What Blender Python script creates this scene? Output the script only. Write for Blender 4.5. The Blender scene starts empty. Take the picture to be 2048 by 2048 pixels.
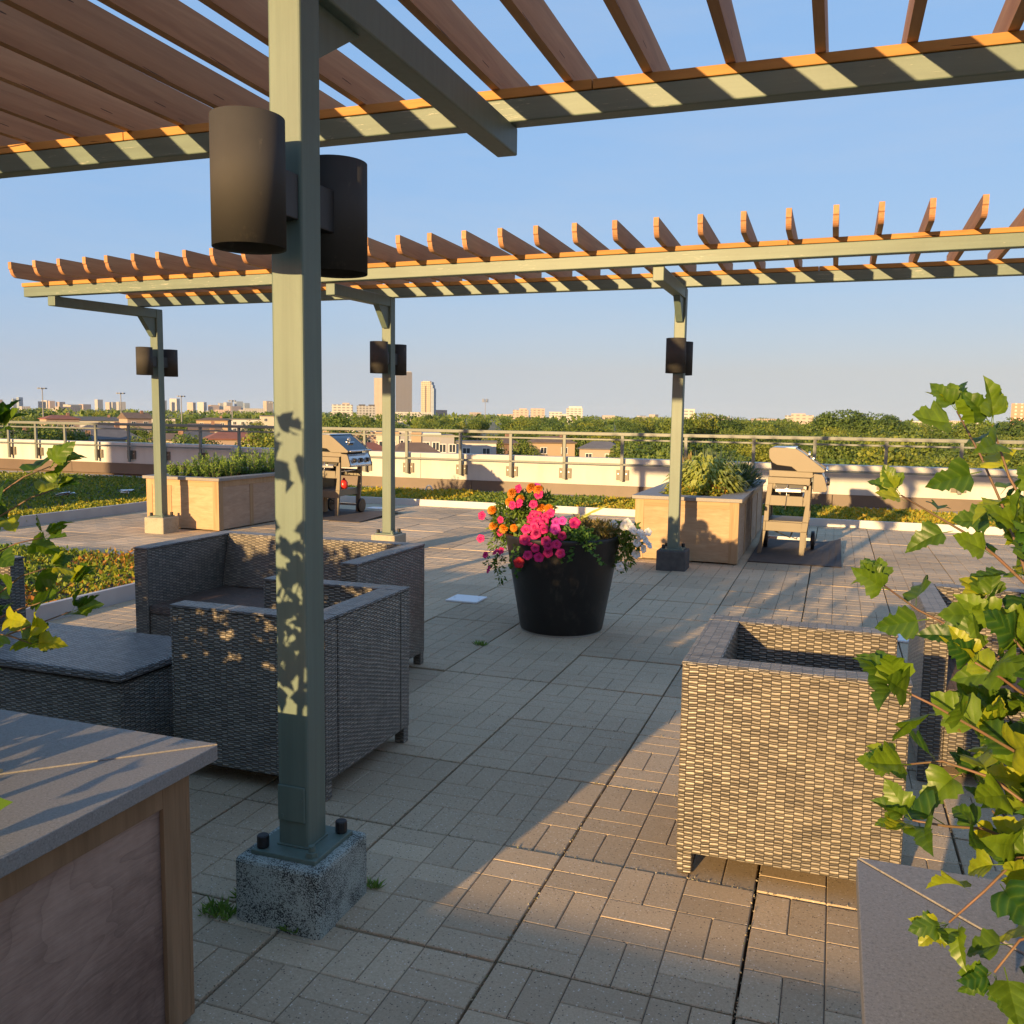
import bpy, bmesh, math, random
import numpy as np
from mathutils import Vector, Matrix

R = math.radians
rng = random.Random(11)
nrg = np.random.default_rng(7)
scn = bpy.context.scene
COL = scn.collection
PI = math.pi

# ------------------------------------------------------------------ camera
CAM_H = 1.3965
yaw, pitch, roll = R(19.500), R(6.0655), R(0.785)
fw = Vector((-math.sin(yaw)*math.cos(pitch), math.cos(yaw)*math.cos(pitch), -math.sin(pitch)))
rt0 = Vector((math.cos(yaw), math.sin(yaw), 0))
up0 = rt0.cross(fw)
rt = rt0*math.cos(roll) + up0*math.sin(roll)
up = -rt0*math.sin(roll) + up0*math.cos(roll)
cam = bpy.data.cameras.new('camera')
cam.sensor_width = 36
cam.lens = 36*1813.69/2048
cam.clip_start = 0.05
cam.clip_end = 30000
camo = bpy.data.objects.new('camera', cam)
COL.objects.link(camo)
M = Matrix(((rt.x, up.x, -fw.x, 0), (rt.y, up.y, -fw.y, 0), (rt.z, up.z, -fw.z, CAM_H), (0, 0, 0, 1)))
camo.matrix_world = M
scn.camera = camo

# ------------------------------------------------------------------ sky and sun
SUN_AZ, SUN_EL = 11.0, 9.3           # the light travels towards +Y, turned 11 degrees to +X
w = bpy.data.worlds.new('World')
scn.world = w
w.use_nodes = True
nt = w.node_tree
bg = nt.nodes['Background']
sky = nt.nodes.new('ShaderNodeTexSky')
sky.sky_type = 'NISHITA'
sky.sun_disc = False
sky.sun_elevation = R(SUN_EL)
sky.sun_rotation = R(180+SUN_AZ)
sky.altitude = 100
sky.air_density = 1.0
sky.dust_density = 1.0
sky.ozone_density = 6.0
# pale late-summer haze over the clear sky: one colour mix, the same all round
sp_ = nt.nodes.new('ShaderNodeSeparateColor')
cb_ = nt.nodes.new('ShaderNodeCombineColor')
nt.links.new(sky.outputs[0], sp_.inputs[0])
tcw = nt.nodes.new('ShaderNodeTexCoord')          # the last two degrees above the horizon keep one tone
sxw = nt.nodes.new('ShaderNodeSeparateXYZ')
cxw = nt.nodes.new('ShaderNodeCombineXYZ')
mzw = nt.nodes.new('ShaderNodeMath')
mzw.operation = 'MAXIMUM'
mzw.inputs[1].default_value = 0.05
nt.links.new(tcw.outputs['Generated'], sxw.inputs[0])
nt.links.new(sxw.outputs[0], cxw.inputs[0])
nt.links.new(sxw.outputs[1], cxw.inputs[1])
nt.links.new(sxw.outputs[2], mzw.inputs[0])
nt.links.new(mzw.outputs[0], cxw.inputs[2])
nt.links.new(cxw.outputs[0], sky.inputs['Vector'])


def sky_mix(ar, ag, ab, k):
    out = None
    for i, v in enumerate((ar, ag, ab)):
        n = nt.nodes.new('ShaderNodeMath')
        n.operation = 'MULTIPLY_ADD'
        nt.links.new(sp_.outputs[i], n.inputs[0])
        n.inputs[1].default_value = v
        if out is None:
            n.inputs[2].default_value = k
        else:
            nt.links.new(out, n.inputs[2])
        out = n.outputs[0]
    return out


nt.links.new(sky_mix(1.25, 0, 0, 0.70), cb_.inputs[0])
nt.links.new(sky_mix(0, 0.33, 0, 1.62), cb_.inputs[1])
mxb = nt.nodes.new('ShaderNodeMath')
mxb.operation = 'MAXIMUM'
nt.links.new(sky_mix(-0.85, 0, 0.2, 3.10), mxb.inputs[0])
nt.links.new(sky_mix(0, 0, 0.3, 0.0), mxb.inputs[1])
nt.links.new(mxb.outputs[0], cb_.inputs[2])
# the faintest veil of high cloud
mpw = nt.nodes.new('ShaderNodeMapping')
mpw.inputs['Scale'].default_value = (2.2, 2.2, 13)
mpw.inputs['Rotation'].default_value = (0.12, 0.05, 0.4)
nt.links.new(tcw.outputs['Generated'], mpw.inputs[0])
nzw = nt.nodes.new('ShaderNodeTexNoise')
nzw.inputs['Scale'].default_value = 1.6
nzw.inputs['Detail'].default_value = 6
nzw.inputs['Roughness'].default_value = 0.6
nt.links.new(mpw.outputs[0], nzw.inputs['Vector'])
mrw = nt.nodes.new('ShaderNodeMapRange')
mrw.inputs[1].default_value = 0.42
mrw.inputs[2].default_value = 0.78
mrw.inputs[4].default_value = 0.17
nt.links.new(nzw.outputs[0], mrw.inputs[0])
mxw = nt.nodes.new('ShaderNodeMix')
mxw.data_type = 'RGBA'
nt.links.new(mrw.outputs[0], mxw.inputs[0])
nt.links.new(cb_.outputs[0], mxw.inputs[6])
mxw.inputs[7].default_value = (2.75, 2.75, 2.85, 1)
nt.links.new(mxw.outputs[2], bg.inputs[0])
bg.inputs[1].default_value = 0.122
sl = bpy.data.lights.new('sun', 'SUN')
sl.energy = 5.0
sl.angle = R(0.53)
sl.color = (1.0, 0.665, 0.30)
slo = bpy.data.objects.new('sun', sl)
COL.objects.link(slo)
sdir = Vector((math.sin(R(SUN_AZ))*math.cos(R(SUN_EL)), math.cos(R(SUN_AZ))*math.cos(R(SUN_EL)), -math.sin(R(SUN_EL))))
slo.rotation_euler = sdir.to_track_quat('-Z', 'Y').to_euler()
slo.location = (-5, -20, 12)

scn.view_settings.view_transform = 'Standard'
scn.view_settings.look = 'None'
scn.view_settings.gamma = 1
scn.view_settings.use_curve_mapping = False
scn.view_settings.exposure = 1.0
scn.cycles.max_bounces = 6
scn.cycles.diffuse_bounces = 3
scn.cycles.glossy_bounces = 2
scn.cycles.transmission_bounces = 3
scn.cycles.transparent_max_bounces = 6
scn.cycles.use_denoising = True


# ------------------------------------------------------------------ materials
MATS = {}


def nd(nt, typ, **kw):
    n = nt.nodes.new(typ)
    for k, v in kw.items():
        setattr(n, k, v)
    return n


def math_n(nt, op, a, b=None, c=None):
    n = nd(nt, 'ShaderNodeMath', operation=op)
    for i, v in enumerate((a, b, c)):
        if v is None:
            continue
        if isinstance(v, (int, float)):
            n.inputs[i].default_value = v
        else:
            nt.links.new(v, n.inputs[i])
    return n.outputs[0]


def mixc(nt, fac, a, b, mode='MIX'):
    n = nd(nt, 'ShaderNodeMix', data_type='RGBA', blend_type=mode)
    for sock, v in ((n.inputs[0], fac), (n.inputs[6], a), (n.inputs[7], b)):
        if isinstance(v, (int, float)):
            sock.default_value = v
        elif isinstance(v, (tuple, list)):
            sock.default_value = (*v[:3], 1)
        else:
            nt.links.new(v, sock)
    return n.outputs[2]


def base_mat(name):
    m = bpy.data.materials.new(name)
    m.use_nodes = True
    MATS[name] = m
    return m, m.node_tree, m.node_tree.nodes['Principled BSDF']


def coords(nt, kind='Object', scale=(1, 1, 1)):
    tc = nd(nt, 'ShaderNodeTexCoord')
    mp = nd(nt, 'ShaderNodeMapping')
    mp.inputs['Scale'].default_value = scale
    nt.links.new(tc.outputs[kind], mp.inputs[0])
    return mp.outputs[0]


def noise(nt, vec, scale, detail=3, rough=0.55, dist=0.0):
    n = nd(nt, 'ShaderNodeTexNoise')
    n.inputs['Scale'].default_value = scale
    n.inputs['Detail'].default_value = detail
    n.inputs['Roughness'].default_value = rough
    n.inputs['Distortion'].default_value = dist
    nt.links.new(vec, n.inputs['Vector'])
    return n.outputs[0]


def ramp(nt, fac, stops):
    n = nd(nt, 'ShaderNodeValToRGB')
    el = n.color_ramp.elements
    while len(el) < len(stops):
        el.new(0.5)
    for e, (p, c) in zip(el, stops):
        e.position = p
        e.color = (*c, 1) if len(c) == 3 else c
    nt.links.new(fac, n.inputs[0])
    return n.outputs[0]


def bump(nt, bsdf, h, strength, dist=0.01):
    b = nd(nt, 'ShaderNodeBump')
    b.inputs['Strength'].default_value = strength
    b.inputs['Distance'].default_value = dist
    nt.links.new(h, b.inputs['Height'])
    nt.links.new(b.outputs[0], bsdf.inputs['Normal'])


def plain(name, c, rough=0.6, metal=0.0, c2=None, scale=8, stretch=(1, 1, 1), bstr=0.0, bscale=60, rand=0.0, spec=0.5, detail=4):
    m, t, b = base_mat(name)
    v = coords(t, 'Object', stretch)
    col = None
    if c2:
        f = noise(t, v, scale, detail)
        col = ramp(t, f, [(0.32, c), (0.68, c2)])
    if rand:
        oi = nd(t, 'ShaderNodeObjectInfo')
        k = math_n(t, 'MULTIPLY_ADD', oi.outputs['Random'], 2*rand, 1-rand)
        hs = nd(t, 'ShaderNodeHueSaturation')
        t.links.new(k, hs.inputs['Value'])
        if col is None:
            hs.inputs['Color'].default_value = (*c, 1)
        else:
            t.links.new(col, hs.inputs['Color'])
        col = hs.outputs[0]
    if col is None:
        b.inputs['Base Color'].default_value = (*c, 1)
    else:
        t.links.new(col, b.inputs['Base Color'])
    b.inputs['Roughness'].default_value = rough
    b.inputs['Metallic'].default_value = metal
    b.inputs['Specular IOR Level'].default_value = spec
    if bstr:
        bump(t, b, noise(t, v, bscale, 3), bstr, 0.004)
    return m


def wood(name, c, c2, axis=0, rough=0.7, fig=1.0, rand=0.15, cracks=0.0):
    """boards: the grain runs along the given axis (0 x, 1 y, 2 z)"""
    m, t, b = base_mat(name)
    st = [14, 14, 14]
    st[axis] = 0.9*fig
    v = coords(t, 'Object', st)
    oi = nd(t, 'ShaderNodeObjectInfo')
    add = nd(t, 'ShaderNodeVectorMath', operation='ADD')
    t.links.new(v, add.inputs[0])
    sc = nd(t, 'ShaderNodeVectorMath', operation='SCALE')
    t.links.new(oi.outputs['Random'], sc.inputs['Scale'])
    sc.inputs[0].default_value = (31, 17, 23)
    t.links.new(sc.outputs[0], add.inputs[1])
    n1 = noise(t, add.outputs[0], 1.0, 5, 0.6, 1.2)
    n2 = noise(t, add.outputs[0], 5.0, 3, 0.6, 0.4)
    f = math_n(t, 'ADD', math_n(t, 'MULTIPLY', n1, 0.7), math_n(t, 'MULTIPLY', n2, 0.3))
    col = ramp(t, f, [(0.34, c), (0.66, c2)])
    hs = nd(t, 'ShaderNodeHueSaturation')
    t.links.new(math_n(t, 'MULTIPLY_ADD', oi.outputs['Random'], 2*rand, 1-rand), hs.inputs['Value'])
    t.links.new(col, hs.inputs['Color'])
    out = hs.outputs[0]
    if cracks:
        st2 = [60, 60, 60]
        st2[axis] = 2.2
        v2 = coords(t, 'Object', st2)
        n3 = noise(t, v2, 1.0, 2, 0.5, 0.6)
        k = math_n(t, 'GREATER_THAN', n3, 1-cracks)
        out = mixc(t, k, out, tuple(x*0.25 for x in c))
    t.links.new(out, b.inputs['Base Color'])
    b.inputs['Roughness'].default_value = rough
    b.inputs['Specular IOR Level'].default_value = 0.25
    bump(t, b, f, 0.35, 0.004)
    return m


def figured(name, c, c2):
    """old plywood: cathedral figure in contour lines, blotched by weather"""
    m, t, b = base_mat(name)
    v = coords(t, 'Object', (1, 1.1, 2.4))
    n1 = noise(t, v, 1.5, 3, 0.5, 0.8)
    ring = math_n(t, 'FRACT', math_n(t, 'MULTIPLY', n1, 10.0))
    line = math_n(t, 'POWER', ring, 5.0)
    fine = noise(t, coords(t, 'Object', (14, 14, 160)), 1.0, 4, 0.7)
    blot = noise(t, coords(t, 'Object'), 3.2, 5, 0.65)
    f = math_n(t, 'ADD', math_n(t, 'MULTIPLY', blot, 0.75), math_n(t, 'MULTIPLY', fine, 0.3))
    col = ramp(t, f, [(0.34, c), (0.68, c2)])
    col = mixc(t, math_n(t, 'MULTIPLY', line, 0.24), col, tuple(0.35*x for x in c))
    t.links.new(col, b.inputs['Base Color'])
    b.inputs['Roughness'].default_value = 0.8
    b.inputs['Specular IOR Level'].default_value = 0.25
    bump(t, b, fine, 0.35, 0.003)
    return m


def wicker(name, dark, light, su=0.0265, sv=0.0158):
    """columns of short bars, each column shifted half a step from the next, a darker strand passing behind between two bars"""
    m, t, b = base_mat(name)
    tc = nd(t, 'ShaderNodeTexCoord')
    sp = nd(t, 'ShaderNodeSeparateXYZ')
    wob = nd(t, 'ShaderNodeTexNoise')
    wob.inputs['Scale'].default_value = 14
    wob.inputs['Detail'].default_value = 3
    t.links.new(tc.outputs['UV'], wob.inputs['Vector'])
    va = nd(t, 'ShaderNodeVectorMath', operation='MULTIPLY_ADD')
    t.links.new(wob.outputs['Color'], va.inputs[0])
    va.inputs[1].default_value = (0.010, 0.012, 0)
    t.links.new(tc.outputs['UV'], va.inputs[2])
    t.links.new(va.outputs[0], sp.inputs[0])
    un = math_n(t, 'DIVIDE', sp.outputs[0], su)
    col = math_n(t, 'FLOOR', un)
    fu = math_n(t, 'FRACT', un)
    vn = math_n(t, 'ADD', math_n(t, 'DIVIDE', sp.outputs[1], sv), math_n(t, 'MULTIPLY', math_n(t, 'FRACT', math_n(t, 'MULTIPLY', col, 0.5)), 1.0))
    row = math_n(t, 'FLOOR', vn)
    fv = math_n(t, 'FRACT', vn)

    def sstep(x, a, c):
        n = nd(t, 'ShaderNodeMapRange', interpolation_type='SMOOTHSTEP')
        t.links.new(x, n.inputs[0])
        n.inputs[1].default_value = a
        n.inputs[2].default_value = c
        return n.outputs[0]
    q = 0.66
    bar = math_n(t, 'POWER', math_n(t, 'MAXIMUM', math_n(t, 'SINE', math_n(t, 'MULTIPLY', math_n(t, 'MINIMUM', math_n(t, 'DIVIDE', fv, q), 1.0), PI)), 0.0), 0.6)
    ends = math_n(t, 'MULTIPLY', sstep(fu, 0.0, 0.07), sstep(fu, 1.0, 0.965))
    bar = math_n(t, 'MULTIPLY', bar, ends)
    bk = math_n(t, 'MAXIMUM', math_n(t, 'SINE', math_n(t, 'MULTIPLY', math_n(t, 'MAXIMUM', math_n(t, 'DIVIDE', math_n(t, 'SUBTRACT', fv, q), 1-q), 0.0), PI)), 0.0)
    bk = math_n(t, 'MULTIPLY', bk, 0.62)
    h = math_n(t, 'MAXIMUM', bar, bk)
    strand = nd(t, 'ShaderNodeTexWhiteNoise', noise_dimensions='2D')
    cmb = nd(t, 'ShaderNodeCombineXYZ')
    t.links.new(row, cmb.inputs[0])
    t.links.new(col, cmb.inputs[1])
    t.links.new(cmb.outputs[0], strand.inputs['Vector'])
    c_s = mixc(t, strand.outputs[0], tuple(0.65*x for x in light), tuple(1.25*x for x in light))
    colr = mixc(t, math_n(t, 'MINIMUM', math_n(t, 'MULTIPLY', h, 1.15), 1.0), dark, c_s)
    t.links.new(colr, b.inputs['Base Color'])
    b.inputs['Roughness'].default_value = 0.33
    b.inputs['Specular IOR Level'].default_value = 0.6
    bump(t, b, h, 0.8, 0.006)
    return m


def leafmat(name, c, c2, trans=0.35, rough=0.5, attr=True, yellow=None, veins=False):
    """leaf: the tint attribute (or the object's own random) picks the hue"""
    m, t, b = base_mat(name)
    if attr:
        a = nd(t, 'ShaderNodeAttribute', attribute_name='tint')
        f = a.outputs['Fac']
    else:
        oi = nd(t, 'ShaderNodeObjectInfo')
        f = oi.outputs['Random']
    st = [(0.0, c), (0.75, c2)] + ([(1.0, yellow)] if yellow else [])
    col = ramp(t, f, st)
    if veins:
        v = coords(t, 'UV')
        sp = nd(t, 'ShaderNodeSeparateXYZ')
        t.links.new(v, sp.inputs[0])
        ax = math_n(t, 'ABSOLUTE', sp.outputs[0])
        ph = math_n(t, 'SUBTRACT', math_n(t, 'MULTIPLY', sp.outputs[1], 9.0), math_n(t, 'MULTIPLY', ax, 8.0))
        vv = math_n(t, 'POWER', math_n(t, 'ABSOLUTE', math_n(t, 'SINE', math_n(t, 'MULTIPLY', ph, PI*0.5))), 0.35)
        bump(t, b, vv, 0.14, 0.008)
        col = mixc(t, math_n(t, 'MULTIPLY', math_n(t, 'SUBTRACT', 1.0, vv), 0.35), col, tuple(min(1, x*1.4+0.01) for x in c2))
    if veins:                                    # blotches and a browned spot here and there
        vo_ = coords(t, 'Object')
        ad = nd(t, 'ShaderNodeVectorMath', operation='ADD')
        t.links.new(vo_, ad.inputs[0])
        oi2 = nd(t, 'ShaderNodeObjectInfo')
        t.links.new(oi2.outputs['Location'], ad.inputs[1])
        bl = noise(t, ad.outputs[0], 3.2, 4, 0.65)
        h2 = nd(t, 'ShaderNodeHueSaturation')
        t.links.new(math_n(t, 'MULTIPLY_ADD', bl, 0.9, 0.55), h2.inputs['Value'])
        t.links.new(col, h2.inputs['Color'])
        sp2 = nd(t, 'ShaderNodeMapRange')
        t.links.new(noise(t, ad.outputs[0], 6.5, 3, 0.6), sp2.inputs[0])
        sp2.inputs[1].default_value = 0.69
        sp2.inputs[2].default_value = 0.74
        col = mixc(t, math_n(t, 'MULTIPLY', sp2.outputs[0], 0.7), h2.outputs[0], (0.16, 0.075, 0.02))
    t.links.new(col, b.inputs['Base Color'])
    b.inputs['Roughness'].default_value = rough
    b.inputs['Specular IOR Level'].default_value = 0.35
    if trans:
        tr = nd(t, 'ShaderNodeBsdfTranslucent')
        hs = nd(t, 'ShaderNodeHueSaturation')
        hs.inputs['Value'].default_value = 1.5
        hs.inputs['Saturation'].default_value = 1.1
        t.links.new(col, hs.inputs['Color'])
        t.links.new(hs.outputs[0], tr.inputs[0])
        mx = nd(t, 'ShaderNodeMixShader')
        mx.inputs[0].default_value = trans
        t.links.new(b.outputs[0], mx.inputs[1])
        t.links.new(tr.outputs[0], mx.inputs[2])
        t.links.new(mx.outputs[0], t.nodes['Material Output'].inputs[0])
    return m


def paver_mat():
    m, t, b = base_mat('concrete_paver')
    v = coords(t, 'Object')
    tc = nd(t, 'ShaderNodeNewGeometry')
    big = noise(t, tc.outputs['Position'], 0.9, 4)
    fine = noise(t, tc.outputs['Position'], 150, 3, 0.85)
    c = ramp(t, fine, [(0.25, (0.25, 0.185, 0.118)), (0.42, (0.425, 0.325, 0.212)), (0.60, (0.478, 0.366, 0.245)), (0.74, (0.63, 0.52, 0.40))])
    oi = nd(t, 'ShaderNodeObjectInfo')
    k = math_n(t, 'MULTIPLY_ADD', oi.outputs['Random'], 0.30, 0.85)
    k2 = math_n(t, 'MULTIPLY', k, math_n(t, 'MULTIPLY_ADD', big, 0.8, 0.63))
    hs = nd(t, 'ShaderNodeHueSaturation')
    t.links.new(k2, hs.inputs['Value'])
    t.links.new(c, hs.inputs['Color'])
    vo = nd(t, 'ShaderNodeTexVoronoi')
    vo.inputs['Scale'].default_value = 190
    t.links.new(tc.outputs['Position'], vo.inputs['Vector'])
    sv_ = nd(t, 'ShaderNodeSeparateColor')
    t.links.new(vo.outputs['Color'], sv_.inputs[0])
    near_ = math_n(t, 'LESS_THAN', vo.outputs['Distance'], 0.42)
    fleck_ = math_n(t, 'MULTIPLY', math_n(t, 'GREATER_THAN', sv_.outputs[0], 0.955), near_)  # pale specks, the concrete's own colour
    pit_ = math_n(t, 'MULTIPLY', math_n(t, 'LESS_THAN', sv_.outputs[0], 0.05), near_)
    cc = mixc(t, math_n(t, 'MULTIPLY', fleck_, 0.5), hs.outputs[0], (0.80, 0.76, 0.68))
    t.links.new(mixc(t, math_n(t, 'MULTIPLY', pit_, 0.8), cc, (0.06, 0.05, 0.04)), b.inputs['Base Color'])
    b.inputs['Roughness'].default_value = 0.82
    b.inputs['Specular IOR Level'].default_value = 0.3
    bump(t, b, fine, 0.5, 0.002)
    return m


def stone_slab_mat():
    m, t, b = base_mat('grey_stone_slab')
    tc = nd(t, 'ShaderNodeNewGeometry')
    fine = noise(t, tc.outputs['Position'], 190, 3, 0.85)
    mid = noise(t, tc.outputs['Position'], 7, 4, 0.6)
    c = ramp(t, fine, [(0.34, (0.115, 0.108, 0.102)), (0.47, (0.205, 0.193, 0.180)), (0.58, (0.225, 0.212, 0.198)), (0.70, (0.33, 0.315, 0.30))])
    c = mixc(t, math_n(t, 'MULTIPLY', mid, 0.35), c, (0.30, 0.27, 0.25))
    t.links.new(c, b.inputs['Base Color'])
    b.inputs['Roughness'].default_value = 0.55
    bump(t, b, fine, 0.2, 0.001)
    return m


def concrete_block_mat(name, dark, light, thr):
    m, t, b = base_mat(name)
    tc = nd(t, 'ShaderNodeNewGeometry')
    fine = noise(t, tc.outputs['Position'], 260, 3, 0.8)
    mid = noise(t, tc.outputs['Position'], 11, 5, 0.7)
    s = math_n(t, 'ADD', math_n(t, 'MULTIPLY', fine, 0.78), math_n(t, 'MULTIPLY', mid, 0.34))
    c = ramp(t, s, [(thr-0.022, dark), (thr+0.022, light)])
    t.links.new(c, b.inputs['Base Color'])
    b.inputs['Roughness'].default_value = 0.9
    bump(t, b, s, 0.6, 0.004)
    return m


def render_wall_mat():
    m, t, b = base_mat('cream_render')
    tc = nd(t, 'ShaderNodeNewGeometry')
    sp = nd(t, 'ShaderNodeMapping')
    sp.inputs['Scale'].default_value = (1.2, 1.2, 0.25)
    t.links.new(tc.outputs['Position'], sp.inputs[0])
    n1 = noise(t, sp.outputs[0], 2.2, 4, 0.6)
    c = ramp(t, n1, [(0.3, (0.46, 0.44, 0.40)), (0.6, (0.55, 0.53, 0.485))])
    t.links.new(c, b.inputs['Base Color'])
    b.inputs['Roughness'].default_value = 0.85
    return m


def paint_steel_mat(name, c, wear=0.0, axis=2):
    m, t, b = base_mat(name)
    v = coords(t, 'Object')
    n1 = noise(t, v, 3.0, 3)
    col = ramp(t, n1, [(0.3, tuple(x*0.92 for x in c)), (0.7, tuple(x*1.06 for x in c))])
    if wear:
        st = [150, 150, 150]
        st[axis] = 9
        v2 = coords(t, 'Object', st)
        n2 = noise(t, v2, 1.0, 4, 0.7, 0.5)
        n3 = noise(t, v, 2.0, 2)
        k = math_n(t, 'GREATER_THAN', math_n(t, 'ADD', n2, math_n(t, 'MULTIPLY', n3, 0.35)), 0.935-wear)
        col = mixc(t, math_n(t, 'MULTIPLY', k, 0.55), col, (0.40, 0.39, 0.32))
    vs_ = coords(t, 'Object', (38, 38, 1.6) if axis == 2 else (1.6, 38, 38))
    stk = noise(t, vs_, 1.0, 4, 0.65, 0.3)
    hs = nd(t, 'ShaderNodeHueSaturation')
    t.links.new(math_n(t, 'MULTIPLY_ADD', stk, 0.5, 0.75), hs.inputs['Value'])
    t.links.new(col, hs.inputs['Color'])
    chip = math_n(t, 'GREATER_THAN', noise(t, v, 55, 4, 0.8), 0.735)
    col = mixc(t, math_n(t, 'MULTIPLY', chip, 0.5), hs.outputs[0], (0.34, 0.33, 0.28))
    t.links.new(col, b.inputs['Base Color'])
    b.inputs['Roughness'].default_value = 0.5
    bump(t, b, noise(t, v, 40, 3, 0.7), 0.10, 0.003)
    return m


def windows_mat(name, wall, glass, nx, nz, fx=0.6, fz=0.55):
    """facade of a building kilometres away: rows of panes too small to tell apart"""
    m, t, b = base_mat(name)
    tc = nd(t, 'ShaderNodeTexCoord')
    sp = nd(t, 'ShaderNodeSeparateXYZ')
    t.links.new(tc.outputs['UV'], sp.inputs[0])
    a = math_n(t, 'LESS_THAN', math_n(t, 'FRACT', math_n(t, 'DIVIDE', sp.outputs[0], nx)), fx)
    c = math_n(t, 'LESS_THAN', math_n(t, 'FRACT', math_n(t, 'DIVIDE', sp.outputs[1], nz)), fz)
    k = math_n(t, 'MULTIPLY', a, c)
    t.links.new(mixc(t, k, wall, glass), b.inputs['Base Color'])
    b.inputs['Roughness'].default_value = 0.6
    return m


GREEN = paint_steel_mat('green_grey_paint', (0.112, 0.154, 0.126))
BEAMG = paint_steel_mat('worn_green_paint', (0.112, 0.154, 0.126), 0.10, 0)
DARKP = plain('dark_bronze_paint', (0.050, 0.047, 0.044), 0.8, 0.0, (0.060, 0.057, 0.053), 6, spec=0.2)
BLACKP = plain('black_plastic', (0.012, 0.012, 0.013), 0.45)


def scuffed(m, c, thr, scale, amt, stretch=(1, 1, 1)):
    t = m.node_tree
    b = t.nodes['Principled BSDF']
    src = b.inputs['Base Color'].links[0].from_socket
    v = coords(t, 'Object', stretch)
    n1 = noise(t, v, scale, 4, 0.7, 0.6)
    n2 = noise(t, v, scale*7, 3, 0.8)
    k = nd(t, 'ShaderNodeMapRange')
    t.links.new(math_n(t, 'ADD', math_n(t, 'MULTIPLY', n1, 0.7), math_n(t, 'MULTIPLY', n2, 0.3)), k.inputs[0])
    k.inputs[1].default_value = thr
    k.inputs[2].default_value = thr+0.12
    t.links.new(mixc(t, math_n(t, 'MULTIPLY', k.outputs[0], amt), src, c), b.inputs['Base Color'])


scuffed(DARKP, (0.20, 0.175, 0.13), 0.57, 7, 0.5, (1, 1, 0.5))
INNER = plain('lamp_inside', (0.01, 0.01, 0.01), 0.8)
RAFT = wood('stained_rafter', (0.34, 0.165, 0.078), (0.48, 0.25, 0.118), 1, 0.7, 1.0, 0.10, 0.30)
PLATE = wood('stained_plate', (0.33, 0.155, 0.040), (0.45, 0.235, 0.065), 0, 0.65, 1.0, 0.10, 0.30)
PANX = wood('plywood_x', (0.33, 0.225, 0.13), (0.45, 0.33, 0.21), 0, 0.75, 3.2, 0.06)
PANY = wood('plywood_y', (0.30, 0.21, 0.145), (0.42, 0.31, 0.22), 1, 0.75, 3.2, 0.08)
PANW = figured('weathered_plywood', (0.165, 0.098, 0.075), (0.42, 0.285, 0.22))
BOARD = wood('cedar_board', (0.31, 0.20, 0.105), (0.43, 0.30, 0.175), 2, 0.7, 1.0, 0.12)
BOARD_SHADED = wood('shaded_board', (0.20, 0.118, 0.062), (0.33, 0.198, 0.108), 2, 0.75, 1.0, 0.10)  # cedar board toned down, the near planters' shade put into its colour
RAIL_W = wood('cedar_rail', (0.31, 0.20, 0.105), (0.43, 0.30, 0.175), 0, 0.7, 1.0, 0.12)
SLABST = stone_slab_mat()
PAVER = paver_mat()
JOINT = plain('joint_dirt', (0.105, 0.088, 0.066), 0.95, 0, (0.17, 0.145, 0.11), 30)
DECK = plain('roof_membrane', (0.03, 0.03, 0.03), 0.9)
BLOCKW = concrete_block_mat('speckled_concrete', (0.018, 0.020, 0.018), (0.38, 0.42, 0.375), 0.545)
BLOCKT = concrete_block_mat('tan_concrete', (0.20, 0.18, 0.135), (0.35, 0.325, 0.25), 0.50)
BLOCKD = plain('dark_coated_concrete', (0.055, 0.055, 0.055), 0.85, 0, (0.08, 0.08, 0.078), 20, bstr=0.4)
WICK = wicker('grey_brown_wicker', (0.012, 0.010, 0.008), (0.245, 0.212, 0.165))
WICKT = wicker('grey_brown_wicker_top', (0.008, 0.008, 0.008), (0.235, 0.215, 0.195), 0.030, 0.0170)  # strands greyed, pale sky sheen on the tops put into the colour
WICKS = wicker('brown_wicker_seat', (0.02, 0.014, 0.012), (0.17, 0.115, 0.085), 0.022, 0.0140)
WALLM = render_wall_mat()
FLASH = plain('brown_flashing', (0.105, 0.072, 0.05), 0.5, 0, (0.13, 0.09, 0.062), 2)
METAL = plain('galvanised_edge', (0.50, 0.49, 0.47), 0.5, 0.0, (0.58, 0.57, 0.54), 3)
KERBM = plain('weathered_metal_kerb', (0.40, 0.38, 0.37), 0.6, 0, (0.52, 0.50, 0.48), 2.0)
RAILG = paint_steel_mat('railing_grey_paint', (0.155, 0.170, 0.150))
BRACK = plain('bracket_brown', (0.14, 0.12, 0.09), 0.5)
STEEL = plain('bare_steel', (0.55, 0.55, 0.55), 0.3, 0.9)
SOIL = plain('soil', (0.03, 0.02, 0.014), 0.95, 0, (0.06, 0.04, 0.025), 12, bstr=0.8, bscale=30)
POTM = plain('black_resin', (0.0075, 0.0075, 0.0085), 0.42, 0, (0.011, 0.0105, 0.0105), 5, bstr=0.05)
scuffed(POTM, (0.075, 0.06, 0.045), 0.54, 5, 0.45, (1, 1, 0.6))
POTBASE = plain('pale_base_rim', (0.35, 0.34, 0.31), 0.7)
WHITEPL = plain('white_plastic_cover', (0.72, 0.73, 0.74), 0.4)
BBQTAN = plain('taupe_plastic', (0.170, 0.142, 0.100), 0.5, 0, (0.185, 0.155, 0.110), 4)
BBQLID = plain('black_enamel', (0.010, 0.012, 0.018), 0.08, 0.0, spec=0.8)
BBQSS = plain('brushed_steel', (0.58, 0.58, 0.60), 0.25, 0.9)
MATTM = plain('grill_mat', (0.050, 0.040, 0.036), 0.8, 0, (0.072, 0.058, 0.052), 14)
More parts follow.
